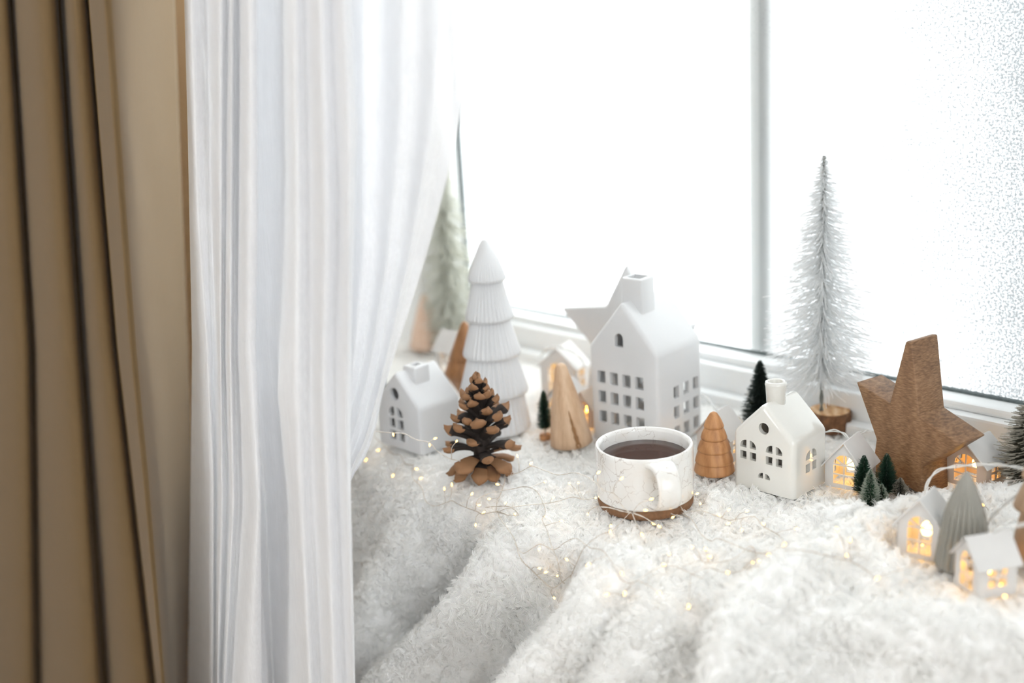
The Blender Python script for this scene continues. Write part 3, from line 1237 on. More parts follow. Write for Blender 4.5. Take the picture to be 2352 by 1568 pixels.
# ================================================================== little lantern houses
def lantern(label, loc, yaw, w=0.036, d=0.034, he=0.028, hr=0.047, mat='white_metal', name='lantern_house', roof_mat=None):
    root = root_at(name, label, 'lantern', loc, yaw, 'little lit houses on the string')
    m = M[mat]
    t = 0.0009
    ww, dd = w - 0.004, d - 0.005
    # gable walls with the big arched window
    for k, y in enumerate((-dd / 2, dd / 2)):
        g = bm_obj('gable_wall', prism_bm(gable(ww, he, hr - 0.001), y - t, y + t), m, root, False)
        cuts_ = []
        W2, H2 = ww * 0.58, (hr - 0.001) * 0.66
        cz = 0.004
        cuts_.append(cutter(arch(0, cz, W2, H2), y - 0.003, y + 0.003, False, root))
        bool_cut(g, cuts_)
        bm = bmesh.new()
        r = W2 / 2
        zc = cz + H2 - r
        bar = 0.0011
        for zz in (zc, cz + (zc - cz) * 0.5):
            box_bm(bm, Vector((0, y, zz)), (W2, t * 1.6, bar))
        box_bm(bm, Vector((0, y, cz + H2 / 2)), (bar, t * 1.5, H2))
        for a in (55, -55):
            box_bm(bm, Vector((math.sin(R(a)) * r / 2, y, zc + math.cos(R(a)) * r / 2)), (bar, t * 1.4, r), Matrix.Rotation(R(a), 3, 'Y'))
        bm_obj('muntin', bm, m, g, False)
    for x in (-ww / 2, ww / 2):
        s_ = box_obj('side_wall', (x, 0, he / 2), (2 * t, dd, he), m, root)
        bm = bmesh.new()
        cuts_ = []
        wq, hq = dd * 0.22, he * 0.26
        for yy in (-1, 1):
            for k in (0, 1):
                cb = bmesh.new()
                box_bm(cb, Vector((x, yy * wq * 0.62, he * 0.30 + k * hq * 1.22 + hq / 2)), (0.006, wq, hq))
                q = bm_obj('tmp', cb, None, None)
                q.matrix_world = root.matrix_world
                cuts_.append(q)
        bm.free()
        bool_cut(s_, cuts_)
    sl = math.atan2(hr - he, ww / 2)
    for sx in (-1, 1):
        L = (w / 2 + 0.002) / math.cos(sl)
        cx = sx * (w / 2 + 0.002) / 2
        cz = hr - math.tan(sl) * abs(cx) + 0.0006
        box_obj('roof_panel', (cx, 0, cz), (L, d + 0.002, 0.0014), M[roof_mat] if roof_mat else m, root, Matrix.Rotation(sx * sl, 3, 'Y'), 0.0003)
    b = lathe('bulb', [(0.0006, 0), (0.0034, 0.001), (0.0046, 0.004), (0.0044, 0.008), (0.0024, 0.0115), (0.0006, 0.0125)], M['house_bulb'], root, 14)
    b.location = (0.001, 0, hr * 0.30)
    return root


def lantern_at(label, cor, yaw, w, d, he, hr, **kw):
    """cor: pixel of the near eave corner"""
    p = at(cor[0], cor[1], he)
    c_ = p + Matrix.Rotation(yaw, 3, 'Z') @ Vector((-w / 2, d / 2, 0))
    c_.z = kw.pop('z', -0.001)
    return lantern(label, c_, yaw, w, d, he, hr, **kw)


lantern_at('little lit white house tucked against the glossy ceramic house', (1984, 1076), R(-38), 0.040, 0.036, 0.024, 0.046)
lantern_at('little lit white house standing left of the grey ribbed tree', (2166, 1212), R(-38), 0.039, 0.034, 0.031, 0.052, z=-0.002)
lantern_at('little lit white house closest to the camera, gable turned sideways', (2246, 1300), R(-78), 0.034, 0.037, 0.029, 0.046)
c = at(1655, 1048)
lantern('little lit white house hidden behind the turned wooden tree', (c.x, c.y, 0), R(-41), 0.040, 0.034, 0.029, 0.050)
c = at(1298, 905)
lantern('little lit white house with cable looped over its roof behind the pale cone', (c.x, c.y, 0), R(-30), 0.050, 0.036, 0.040, 0.062)
c = at(1302, 968)
lantern('little white house with low roof directly behind the pale wooden cone', (c.x, c.y, 0), R(-32), 0.052, 0.036, 0.026, 0.048)
c = at(1052, 868)
lantern('little lit white house between the peach cone and the ribbed tree', (c.x, c.y, 0), R(48), 0.040, 0.044, 0.042, 0.062)
c = at(2240, 1105)
lantern('little tan house with pale roof standing behind the wooden star', (c.x, c.y, 0), R(-52), 0.044, 0.040, 0.026, 0.044, mat='wood_house', roof_mat='white_metal')
c = at(1385, 990)
lantern('little tan house peeping out behind the tall ceramic house', (c.x - 0.012, c.y + 0.03, 0), R(-41), 0.030, 0.030, 0.024, 0.040, mat='wood_house')

# ================================================================== ribbed ceramic trees
def ribbed_tree(name, label, base, H, fr, rb, rt, ribs, amp, mat, group, n=None):
    root = root_at(name, label, 'ornament', base, 0.3, group)
    n = n or ribs * 8
    zs = [H * (1 - f) for f in fr]
    ztop = H
    for i, zb in enumerate(zs):
        prof = []
        last = i == len(zs) - 1
        r0 = rt[i]
        lip = min(0.004, H * 0.02)
        prof.append((r0 * 0.2 if i == 0 else r0 * 0.92, zb + lip * 0.6, 0)) if False else None
        # underside, rolled lip, flank
        prof.append((rb[i] * 0.70, zb + (0.0 if last else lip * 0.4), 0))
        prof.append((rb[i] * 0.90, zb, 0))
        prof.append((rb[i] * 0.985, zb + lip * 0.25, amp * 0.3))
        prof.append((rb[i], zb + lip * 0.9, amp * 0.6))
        m = 9
        for k in range(1, m + 1):
            t = k / m
            z = zb + lip + (ztop - zb - lip) * t
            r = rb[i] + (r0 - rb[i]) * (t ** 0.92)
            a = amp * min(1, r / (rb[i] * 0.55)) * (1 if t < 0.95 else 0.6)
            if i == 0:
                r = r0 + (rb[i] - r0) * (1 - t) ** 0.82
                a = amp * max(0.0, 1 - t * 1.15) * 0.9
            prof.append((r, z, a))
        if i == 0:
            prof[-1] = (rt[0] * 1.1, ztop - 0.0012, 0)
            prof.append((rt[0] * 0.6, ztop - 0.0003, 0))
            prof.append((rt[0] * 0.15, ztop, 0))
        lathe('tier', prof, mat, root, n, ribs)
        ztop = zb + lip * 1.5
    return root


base = at(1141, 982)
H = rise(base, 548)
q = 0.000482
ribbed_tree('ceramic_tree', 'tall white ribbed ceramic tree with stacked tiers behind the pine cone', base, H, (0.215, 0.414, 0.605, 0.805, 1.0),
            [43 * q, 55 * q, 66 * q, 79 * q, 80 * q], [7 * q, 31 * q, 40 * q, 52 * q, 65 * q], 34, 0.0022, M['ceramic'], 'ribbed ceramic trees')
base = at(2211, 1296)
H = rise(base, 1083)
q = 0.00036
ribbed_tree('ceramic_tree', 'small grey ribbed ceramic tree between the two nearest lit houses', base, H, (0.44, 0.78, 1.0),
            [41 * q, 53 * q, 60 * q], [5 * q, 40 * q, 52 * q], 22, 0.0030, M['ceramic_grey'], 'ribbed ceramic trees')


# ================================================================== turned wooden trees and cones
def turned_tree(label, base, tiers, mat, top, trunk=None, n=48, name='wooden_tree', seg=9):
    """tiers: [(z_bottom, r_bottom, r_top)] from the top down"""
    root = root_at(name, label, 'ornament', base, 0.4, 'turned wooden trees')
    zt = top
    for i, (zb, rb, rt) in enumerate(tiers):
        prof = [(rb * 0.6, zb + 0.0004), (rb * 0.93, zb), (rb, zb + 0.0012)]
        for k in range(1, seg):
            t = k / seg
            bulge = math.sin(math.pi * t) * 0.10 * (rb - rt)
            prof.append((rb + (rt - rb) * t ** 1.05 + bulge, zb + 0.0012 + (zt - zb - 0.0012) * t))
        if i == 0:
            prof += [(rt * 0.95, zt - 0.0008), (rt * 0.5, zt - 0.0001), (rt * 0.1, zt)]
        else:
            prof += [(rt, zt), (rt * 0.8, zt + 0.0005)]
        lathe('tier', prof, mat, root, n)
        zt = zb + 0.0008
    if trunk:
        lathe('trunk', [(trunk[0], -0.003), (trunk[0], trunk[1])], mat, root, 20)
    return root


base = at(1641, 1088)
H = rise(base, 945)
q = 0.000412
zz = [H * f for f in (0.755, 0.575, 0.385, 0.20, 0.045)]
turned_tree('small turned wooden tree with ringed tiers next to the mug', base,
            [(zz[0], 24 * q, 6 * q), (zz[1], 31.5 * q, 21 * q), (zz[2], 40 * q, 28 * q), (zz[3], 45.5 * q, 37 * q), (zz[4], 48.5 * q, 43 * q)],
            M['wood_turned'], H, (7 * q, zz[4] + 0.002))
base = at(2392, 1300)
q = 0.00036
H = rise(base, 1010)
turned_tree('blurred tan wooden tree cut off by the edge of the picture', base,
            [(H * 0.70, 52 * q, 8 * q), (H * 0.46, 66 * q, 36 * q), (H * 0.05, 66 * q, 46 * q)], M['wood_tan'], H, (14 * q, H * 0.06))


def wood_cone(label, base, H, r, tip, mat, ry=0.0, rx=0.0, crack=False):
    root = root_at('wooden_cone', label, 'ornament', base, 0, 'plain wooden cones', rx, ry)
    prof = [(r * 0.9, 0), (r, 0.0015)]
    for k in range(1, 12):
        t = k / 12
        prof.append((r + (tip - r) * t + 0.06 * r * math.sin(math.pi * t), 0.0015 + (H - tip * 1.0 - 0.0015) * t))
    for k in range(0, 7):
        a = math.pi / 2 * k / 6.2
        prof.append((tip * math.cos(a), H - tip + tip * math.sin(a)))
    lathe('body', prof, mat, root, 56)
    if crack:
        # a long split in the flank, its dark inside just proud of the turned face
        V, F = [], []
        m = 14
        for k in range(m + 1):
            t = k / m
            z = 0.002 + (H * 0.46) * t
            rr = r + (tip - r) * (z / H) + 0.06 * r * math.sin(math.pi * z / H) + 0.0003
            hw = 0.0026 * (1 - t) ** 0.6 * (1 + 0.25 * math.sin(k * 2.1))
            a0 = R(-72 - 14 * t)
            for s_ in (-1, 1):
                a = a0 + s_ * hw / rr
                V.append((rr * math.cos(a), rr * math.sin(a), z))
        F = [(2 * k, 2 * k + 1, 2 * k + 3, 2 * k + 2) for k in range(m)]
        mesh_obj('split', V, F, M['knot'], root)
    return root


base = at(1313, 1018)
wood_cone('pale wooden cone with a dark split left of the tall ceramic house', base, rise(base, 832) * 1.0, 50 * 0.00046, 0.0065, M['wood_pale'], R(-5), 0, True)
base = at(984, 797)
wood_cone('blurred peach wooden cone at the far end of the sill', base, rise(base, 675), 44 * 0.0006, 0.006, M['wood_peach'])

# brown ringed ornament half hidden by the ribbed tree
base = at(1080, 940)
H = rise(base, 738)
root = root_at('wooden_ornament', 'brown turned wooden ornament half hidden behind the tall ribbed tree', 'ornament', base, 0)
q = 0.00052
z1 = H * 0.42
lathe('foot', [(12 * q, 0), (14 * q, H * 0.02), (24 * q, H * 0.2), (46 * q, z1 * 0.93), (51 * q, z1)], M['wood_brown'], root, 40)
lathe('ring', [(51 * q, z1), (52 * q, z1 + 0.002), (40 * q, z1 + H * 0.16), (38 * q, z1 + H * 0.17)], M['wood_brown'], root, 40)
lathe('top', [(39 * q, z1 + H * 0.17), (40 * q, z1 + H * 0.18), (18 * q, H * 0.86), (8 * q, H * 0.97), (2 * q, H)], M['wood_brown'], root, 40)

# ================================================================== stars
def star_thing(name, label, outline, thick, origin, yaw, mat, bev, tilt=0.0):
    root = root_at(name, label, 'ornament', origin, yaw, None, tilt, 0)
    bm = prism_bm(outline, 0, thick)
    bmesh.ops.bevel(bm, geom=bm.edges[:], offset=bev, segments=3, affect='EDGES', profile=0.5)
    o = bm_obj('body', bm, mat, root)
    sharp(o, 45)
    return root


o0 = at(2100, 1125)
star_thing('wooden_star', 'thick brown wooden star standing on two points', [(-0.0152, 0.1415), (-0.0085, 0.1425), (0.0021, 0.0738), (0.0475, 0.0587), (0.0074, 0.0253),
           (0.010, -0.004), (-0.020, 0.004), (-0.051, -0.004), (-0.0462, 0.038), (-0.0719, 0.0895), (-0.0314, 0.0778)], 0.037, o0, -1.0, M['wood_star'], 0.0016)


def star_outline(Rr, k, rho=0.0, n=4, rnd=0.10):
    pts = []
    for i in range(10):
        a = rho + i * math.pi / 5
        r = Rr if i % 2 == 0 else Rr * k
        p = Vector((r * math.sin(a), r * math.cos(a)))
        if i % 2 == 0:                             # blunt, rounded tips
            b0, b1 = rho + (i - 1) * math.pi / 5, rho + (i + 1) * math.pi / 5
            pa = Vector((Rr * k * math.sin(b0), Rr * k * math.cos(b0)))
            pb = Vector((Rr * k * math.sin(b1), Rr * k * math.cos(b1)))
            q0, q1 = p.lerp(pa, rnd), p.lerp(pb, rnd)
            for j in range(n + 1):
                t = j / n
                pts.append(tuple(q0 * (1 - t) ** 2 + p * 2 * t * (1 - t) + q1 * t * t))
        else:
            pts.append(tuple(p))
    return pts


rs = 0.0905
so = star_outline(rs, 0.50, 0.038)
star_thing('ceramic_star', 'large smooth white star leaning behind the tall ceramic house', so, 0.014, (0.131, 1.352, 0.079), R(-32), M['ceramic'], 0.002)

# ================================================================== bottle brush trees
def bristle_tree(label, base, H, z0, radii, nb, thick, mat, droop=0.15, trunk_r=0.0012, foot=None, group='bottle brush trees', tilt=0.0,
                 name='bottle_brush_tree', up=0.0, jitter=0.12, trunk_mat='wire_dark'):
    """radii: [(fraction from bottom of brush, radius)]"""
    root = root_at(name, label, 'tree', base, rng.uniform(0, 6), group)
    if tilt:
        root.rotation_euler = (0, tilt, 0)
    g = np.random.default_rng(len(label) * 7 + nb)
    # two strands twisted together
    zs = np.linspace(-0.001, H, max(20, int(H / 0.0011)))
    paths = []
    for ph in (0, math.pi):
        paths.append([(trunk_r * 0.6 * math.cos(z / (trunk_r * 2.6) + ph), trunk_r * 0.6 * math.sin(z / (trunk_r * 2.6) + ph), z) for z in zs])
    tubes_obj('trunk', paths, trunk_r * 0.62, M[trunk_mat], root, 5)
    f = np.sort(g.random(nb))
    f = np.arange(nb) / nb + g.normal(0, 0.002, nb)
    f = np.clip(f, 0, 1)
    z = z0 + (H - z0) * f
    rad = np.interp(f, [r[0] for r in radii], [r[1] for r in radii]) * (1 + g.normal(0, jitter, nb))
    th = np.arange(nb) * 2.399963 + g.normal(0, 0.25, nb)
    dz = -droop * rad * (1 + g.normal(0, 0.35, nb)) + up * rad
    jit = g.normal(0, 0.10, nb)
    NPn, K = 4, 3
    V = np.zeros((nb, NPn, K, 3), np.float32)
    tipv = np.zeros((nb, NPn, K), np.float32)
    for i in range(NPn):
        t = i / (NPn - 1)
        rr = rad * t
        a = th + jit * t
        cx, cy = rr * np.cos(a), rr * np.sin(a)
        cz = z + dz * t ** (0.8 if droop >= 0 else 1.3)
        w = thick * (1 - 0.45 * t)
        for j in range(K):
            b = 2 * math.pi * j / K + 0.5
            V[:, i, j, 0] = cx - np.sin(a) * w * math.cos(b)
            V[:, i, j, 1] = cy + np.cos(a) * w * math.cos(b)
            V[:, i, j, 2] = cz + w * math.sin(b)
        tipv[:, i] = t
    base_i = (np.arange(nb) * NPn * K)[:, None]
    quads = []
    for i in range(NPn - 1):
        for j in range(K):
            k2 = (j + 1) % K
            quads.append([i * K + j, i * K + k2, (i + 1) * K + k2, (i + 1) * K + j])
    Fq = (base_i[:, None, :] + np.array(quads)[None]).reshape(-1, 4)
    br = fast_mesh('bristles', V.reshape(-1, 3), Fq, M[mat], root, False, {'tip': tipv.ravel()})
    stuff(br)
    if foot:
        fr, fh, fm = foot
        lathe('foot', [(fr, -fh), (fr * 1.02, -fh * 0.5), (fr, 0.0)], M[fm], root, 24)
    return root


# white tree on a slice of log
base = at(1886, 985)
H = rise(base, 358)
SL = 0.022
q = 0.00046
root = bristle_tree('tall white bottle brush tree on a log slice by the window', Vector((base.x, base.y, 0.02)), H - 0.02, rise(base, 868) - 0.02,
                    [(0, 100 * q), (0.10, 118 * q), (0.25, 116 * q), (0.45, 98 * q), (0.65, 74 * q), (0.82, 46 * q), (0.93, 22 * q), (1, 6 * q)],
                    2300, 0.00055, 'br_white', 0.22, 0.0020)


def log_slice(parent, r, h):
    V, F = lathe_data([(r * 0.97, -h), (r, -h * 0.9), (r * 1.0, -0.001), (r * 0.97, 0.0)], 60)
    V = [(x * (1 + 0.03 * math.sin(9 * math.atan2(y, x)) + 0.02 * math.sin(17 * math.atan2(y, x))),
          y * (1 + 0.03 * math.sin(9 * math.atan2(y, x)) + 0.02 * math.sin(17 * math.atan2(y, x))), z) for x, y, z in V]
    mesh_obj('log_bark', V, F, M['bark'], parent, True)
    lathe('cut_face', [(r * 0.93, 0.0002), (r * 0.93, 0.0006), (r * 0.90, 0.0008)], M['slice'], parent, 48)


root.rotation_euler = (0, 0, 0)
log_slice(root, 0.0225, 0.021)
for o_ in root.children:
    if o_.name.startswith(('log_bark', 'cut_face')):
        o_.location = (0.010, 0.003, 0)           # the wire is set near the rim of the slice
base = at(1043, 806)
H = rise(base, 300)
q = 0.00058
bristle_tree('tall cream bottle brush tree in the window corner', Vector((base.x, base.y, 0.0)), H, 0.02,
             [(0, 50 * q), (0.1, 60 * q), (0.35, 62 * q), (0.6, 48 * q), (0.85, 24 * q), (1, 5 * q)], 1700, 0.0009, 'br_cream', 0.55, 0.0032, (0.022, 0.012, 'wood_brown'))
base = at(1746, 1005)
H = rise(base, 828)
q = 0.00046
bristle_tree('dark green bottle brush tree behind the glossy house', Vector((base.x, base.y, 0.0)), H, 0.012,
             [(0, 46 * q), (0.3, 36 * q), (0.7, 19 * q), (0.93, 9 * q), (1, 3 * q)], 1900, 0.00042, 'br_deep', 0.0, 0.0011, (0.010, 0.006, 'wood_brown'), up=0.1)
base = at(1253, 1003)
H = rise(base, 903)
q = 0.00049
bristle_tree('tiny green bottle brush tree on a wooden foot beside the pale cone', Vector((base.x, base.y, 0.003)), H, 0.007,
             [(0, 17 * q), (0.25, 17 * q), (0.6, 12 * q), (0.9, 6 * q), (1, 2 * q)], 1000, 0.00035, 'br_green', -0.2, 0.0008, (0.0065, 0.006, 'wood_turned'))
q = 0.000415
for lab, bx, by, ty, r, mt in [
        ('small dark green bottle brush tree leftmost of the five by the wooden star', 1983, 1134, 1046, 25, 'br_green'),
        ('small frosted green bottle brush tree foremost of the five by the wooden star', 1998, 1159, 1079, 22, 'br_green_frost'),
        ('small dark green bottle brush tree in the middle, against the wooden star', 2035, 1132, 1042, 26, 'br_green'),
        ('tiny frosted bottle brush tree at the foot of the taller green trees', 2024, 1152, 1112, 15, 'br_green_frost'),
        ('tiny pale frosted bottle brush tree right of the green group', 2067, 1138, 1098, 17, 'br_grey')]:
    base = at(bx, by)
    H = rise(base, ty)
    bristle_tree(lab, Vector((base.x, base.y, -0.006)), H + 0.006, 0.006, [(0, r * q * 0.95), (0.2, r * q), (0.55, r * q * 0.68), (0.85, r * q * 0.34), (1, 2.5 * q)],
                 900, 0.00034, mt, -0.35, 0.0008, (0.005, 0.001, 'wood_turned'), 'five small green bottle brush trees')
base = at(2372, 1128)
H = rise(base, 880)
q = 0.00041
bristle_tree('grey green bottle brush tree cut off by the picture edge', Vector((base.x, base.y, 0.0)), H, 0.012,
             [(0, 80 * q), (0.3, 72 * q), (0.6, 50 * q), (0.9, 16 * q), (1, 4 * q)], 1500, 0.0007, 'br_grey', 0.0, 0.0012, (0.010, 0.006, 'wood_turned'), up=0.1)
base = at(862, 965)
H = rise(base, 868)
bristle_tree('dark bottle brush tree peeping past the sheer curtain edge', Vector((base.x, base.y + 0.07, 0.0)), H, 0.008,
             [(0, 0.011), (0.4, 0.0085), (1, 0.001)], 700, 0.0004, 'br_deep', 0.0, 0.001, (0.006, 0.004, 'wood_turned'), up=0.1)


# ================================================================== the mug
def make_mug():
    base = at(1483, 1149)
    Hm = rise(base, 1011)
    r = 0.0455
    az = R(-79)
    root = root_at('mug', 'white crackle-glazed mug of black tea with a bare clay foot', 'mug', Vector((base.x, base.y, -0.002)), 0.0)
    band = 0.0105
    outer = [(r * 0.90, 0), (r * 0.965, 0.0008), (r * 0.985, 0.003), (r * 0.99, band)]
    lathe('clay_foot', outer + [(r * 0.95, band)], M['clay'], root, 72)
    prof = [(r * 0.94, band - 0.0005), (r * 0.993, band - 0.0003), (r * 1.0, band + 0.001), (r, Hm * 0.55), (r * 1.004, Hm - 0.004), (r * 1.0, Hm - 0.0012), (r * 0.975, Hm),
            (r * 0.93, Hm - 0.0008), (r * 0.905, Hm - 0.004), (r * 0.89, Hm * 0.5), (r * 0.86, 0.009), (r * 0.7, 0.006), (0.001, 0.0055)]
    V, F = lathe_data(prof, 96)
    F = F[:-2] + [F[-1]]
    mesh_obj('body', V, F, M['glaze'], root)
    tz = Hm - 0.0125
    lathe('tea', [(r * 0.885, tz - 0.002), (r * 0.893, tz), (r * 0.89, tz + 0.0003), (r * 0.6, tz)], M['tea'], root, 72)
    # strap handle
    er = Vector((math.cos(az), math.sin(az), 0))
    et = Vector((-math.sin(az), math.cos(az), 0))
    ctr = [(r * 0.96, Hm - 0.006), (r + 0.010, Hm - 0.0045), (r + 0.022, Hm - 0.0085), (r + 0.0275, Hm - 0.020), (r + 0.025, Hm - 0.032),
           (r + 0.014, Hm - 0.0405), (r * 0.96, Hm - 0.043)]
    pts = spline([Vector((x, 0, z)) for x, z in ctr], 0.0022)
    V, F = [], []
    k = 14
    n = len(pts)
    for i, p in enumerate(pts):
        t = (pts[min(i + 1, n - 1)] - pts[max(i - 1, 0)]).normalized()
        nx = Vector((t.z, 0, -t.x))
        f = i / (n - 1)
        hw = 0.0105 + 0.003 * (2 * abs(f - 0.5)) ** 2
        ht = 0.0030 + 0.0010 * (2 * abs(f - 0.5)) ** 2
        for j in range(k):
            a = 2 * math.pi * j / k
            ca, sa = math.cos(a), math.sin(a)
            qx = math.copysign(abs(ca) ** 0.6, ca) * hw
            qn = math.copysign(abs(sa) ** 0.8, sa) * ht
            l = p + nx * qn
            V.append(er * l.x + et * qx + WZ * l.z)
    for i in range(n - 1):
        for j in range(k):
            q_ = (j + 1) % k
            F.append((i * k + j, i * k + q_, (i + 1) * k + q_, (i + 1) * k + j))
    mesh_obj('handle', V, F, M['glaze'], root)
    return base, Hm


make_mug()


# ================================================================== the pine cone
def make_cone():
    base = at(1110, 1088)
    H = rise(base, 866)
    root = root_at('pine_cone', 'open brown pine cone standing upright on the blanket', 'pine cone', Vector((base.x, base.y, 0.004)), 0.35)
    H -= 0.004
    lathe('core', [(0.003, 0.004), (0.008, 0.012), (0.009, 0.03), (0.007, 0.055), (0.004, 0.08), (0.001, H * 0.88)], M['scale_dark'], root, 20)

    # one scale: root at the origin, pointing along +x, its upper side +z
    def scale_mesh(name, wide, thick, hook, tan=0.0):
        us = [0, 0.15, 0.3, 0.45, 0.58, 0.68, 0.76, 0.84, 0.91, 0.96, 1.0]
        V, F, mi = [], [], []
        k = 10
        for u in us:
            if u < 0.74:
                wd = 0.10 + (wide - 0.10) * (u / 0.74) ** 1.1
                tk = 0.05 + 0.04 * u
            else:
                f = (u - 0.74) / 0.26
                wd = wide * (1 - f ** 1.7) + 0.025
                tk = (0.08 + thick * math.sin(math.pi * min(1, 0.25 + f * 0.75)) ** 0.8) * (1 - 0.55 * f ** 3)
            zc = 0.10 * math.sin(math.pi * u) + hook * max(0, u - 0.7) ** 1.5
            for j in range(k):
                a = 2 * math.pi * j / k
                ca, sa = math.cos(a), math.sin(a)
                zz = tk * sa * (1.0 if sa < 0 else 0.8)
                zz += 0.05 * (ca * ca) * (1 - u)            # the body is slightly dished
                V.append((u, wd * ca, zc + zz))
        n = len(us)
        for i in range(n - 1):
            for j in range(k):
                q_ = (j + 1) % k
                F.append((i * k + j, i * k + q_, (i + 1) * k + q_, (i + 1) * k + j))
                mi.append(1 if us[i] >= (0.80 if V[i * k + j][2] >= V[i * k][2] else 0.70) - tan else 0)
        F.append(tuple(range(k))[::-1])
        mi.append(0)
        F.append(tuple(range((n - 1) * k, n * k)))
        mi.append(1)
        # the blunt point in the middle of the tip
        b = len(V)
        cx, cz = 0.985, 0.10 * math.sin(math.pi * 0.985) + hook * 0.285 ** 1.5 + 0.015
        for dx, dy, dz in ((0.0, -0.07, 0), (0.0, 0.07, 0), (-0.07, 0, 0.08), (0, 0, -0.06), (0.06, 0, 0.05)):
            V.append((cx + dx, dy, cz + dz))
        for f in ((0, 1, 4), (0, 4, 3), (1, 3, 4), (0, 2, 4), (2, 1, 4)):
            F.append(tuple(b + x for x in f))
            mi.append(1)
        me = bpy.data.meshes.new(name)
        me.from_pydata(V, [], F)
        finish(me, [M['scale_dark'], M['scale_tip']], True, mi)
        return me

    kinds = [scale_mesh('scale', 0.185, 0.040, 0.25), scale_mesh('scale', 0.205, 0.044, 0.45), scale_mesh('scale', 0.17, 0.036, 0.1)]
    low = [scale_mesh('scale', 0.27, 0.040, 0.1, 0.52), scale_mesh('scale', 0.24, 0.040, -0.1, 0.45)]
    n = 62
    for i in range(n):
        f = i / (n - 1)
        z = 0.007 + (H * 0.76) * max(0.0, (f - 0.08) / 0.92) ** 1.12
        az = i * 2.399963 + random.gauss(0, 0.10)
        elev = R(float(np.interp(f, [0, 0.16, 0.26, 0.4, 0.6, 0.8, 1.0], [-24, -12, 14, 34, 48, 60, 80])) + random.gauss(0, 5))
        L = float(np.interp(f, [0, 0.14, 0.27, 0.45, 0.65, 0.85, 1.0], [0.028, 0.037, 0.041, 0.040, 0.034, 0.026, 0.022])) * random.uniform(0.93, 1.08)
        o = bpy.data.objects.new('scale', low[i % 2] if f < 0.22 else kinds[i % 3])
        COL.objects.link(o)
        o.parent = root
        o.matrix_local = (Matrix.Translation((0.001 * math.cos(az), 0.001 * math.sin(az), z)) @ Matrix.Rotation(az, 4, 'Z')
                          @ Matrix.Rotation(-elev, 4, 'Y') @ Matrix.Rotation(random.gauss(0, 0.2), 4, 'X')
                          @ Matrix.Diagonal((L, L * random.uniform(0.9, 1.1), L, 1)))


make_cone()


# ================================================================== fairy lights on thin wire
def c7(pts):
    return [(840 + x / 2.94, 960 + y / 2.94) for x, y in pts]


def c8(pts):
    return [(1560 + x / 4.356, 1080 + y / 4.356) for x, y in pts]


def c5(pts):
    return [(1950 + x / 3.565, 980 + y / 3.565) for x, y in pts]


WIRES = []          # (points, fixed depth or None)
for w_ in ([(70, 90), (100, 180), (150, 215), (190, 250), (235, 290), (280, 305), (300, 335), (350, 355), (375, 400), (370, 440), (410, 490), (440, 545),
            (490, 590), (530, 607), (590, 582), (640, 585), (690, 620), (740, 635), (790, 650), (860, 680), (940, 690), (1000, 700)],
           [(950, 690), (970, 740), (1010, 790), (1040, 830), (1050, 890), (1080, 940), (1130, 990), (1200, 1040), (1280, 1078), (1380, 1050), (1450, 1020)],
           [(1045, 830), (1110, 865), (1200, 860), (1300, 880), (1400, 885), (1480, 880), (1560, 910), (1640, 950), (1700, 1040), (1720, 1100), (1790, 1125), (1850, 1120)],
           [(940, 690), (1000, 690), (1100, 650), (1200, 630), (1300, 645), (1400, 625), (1480, 605), (1560, 597)],
           [(970, 390), (950, 440), (950, 490), (930, 560), (935, 620), (945, 690)],
           [(790, 650), (820, 600), (900, 550), (1000, 527), (1080, 545), (1150, 580), (1195, 630), (1215, 690), (1200, 760), (1240, 810), (1280, 870), (1340, 940), (1380, 1010), (1410, 1080)],
           [(860, 640), (930, 660), (1010, 655), (1050, 700), (1000, 715), (950, 690)],
           [(1880, 660), (1800, 720), (1740, 770), (1680, 810), (1630, 870), (1560, 930), (1480, 980), (1430, 1040)],
           [(1800, 640), (1880, 655), (2000, 625), (2080, 615), (2110, 650), (2150, 720)],
           [(1730, 1200), (1800, 1160), (1840, 1120), (1900, 1085), (1990, 1075), (2100, 1080), (2200, 1110), (2290, 1150)],
           [(1930, 680), (2000, 690), (2080, 715), (2150, 720)]):
    WIRES.append((c7(w_), None))
for w_ in ([(30, 545), (130, 640), (225, 755), (330, 790), (430, 820), (580, 855), (730, 860), (900, 880), (1100, 890), (1300, 890)],
           [(30, 545), (200, 540), (350, 545), (500, 575), (630, 610), (760, 605), (830, 640), (950, 720), (1060, 780), (1100, 800)],
           [(0, 1090), (200, 1050), (270, 1020), (450, 985), (620, 950), (740, 860), (780, 850), (790, 940), (770, 1000)],
           [(130, 1150), (300, 1130), (450, 1130), (600, 1100), (700, 1060), (770, 1000)],
           [(1300, 890), (1500, 930), (1700, 970), (1950, 1070), (2000, 1120), (2300, 1040)]):
    WIRES.append((c8(w_), None))
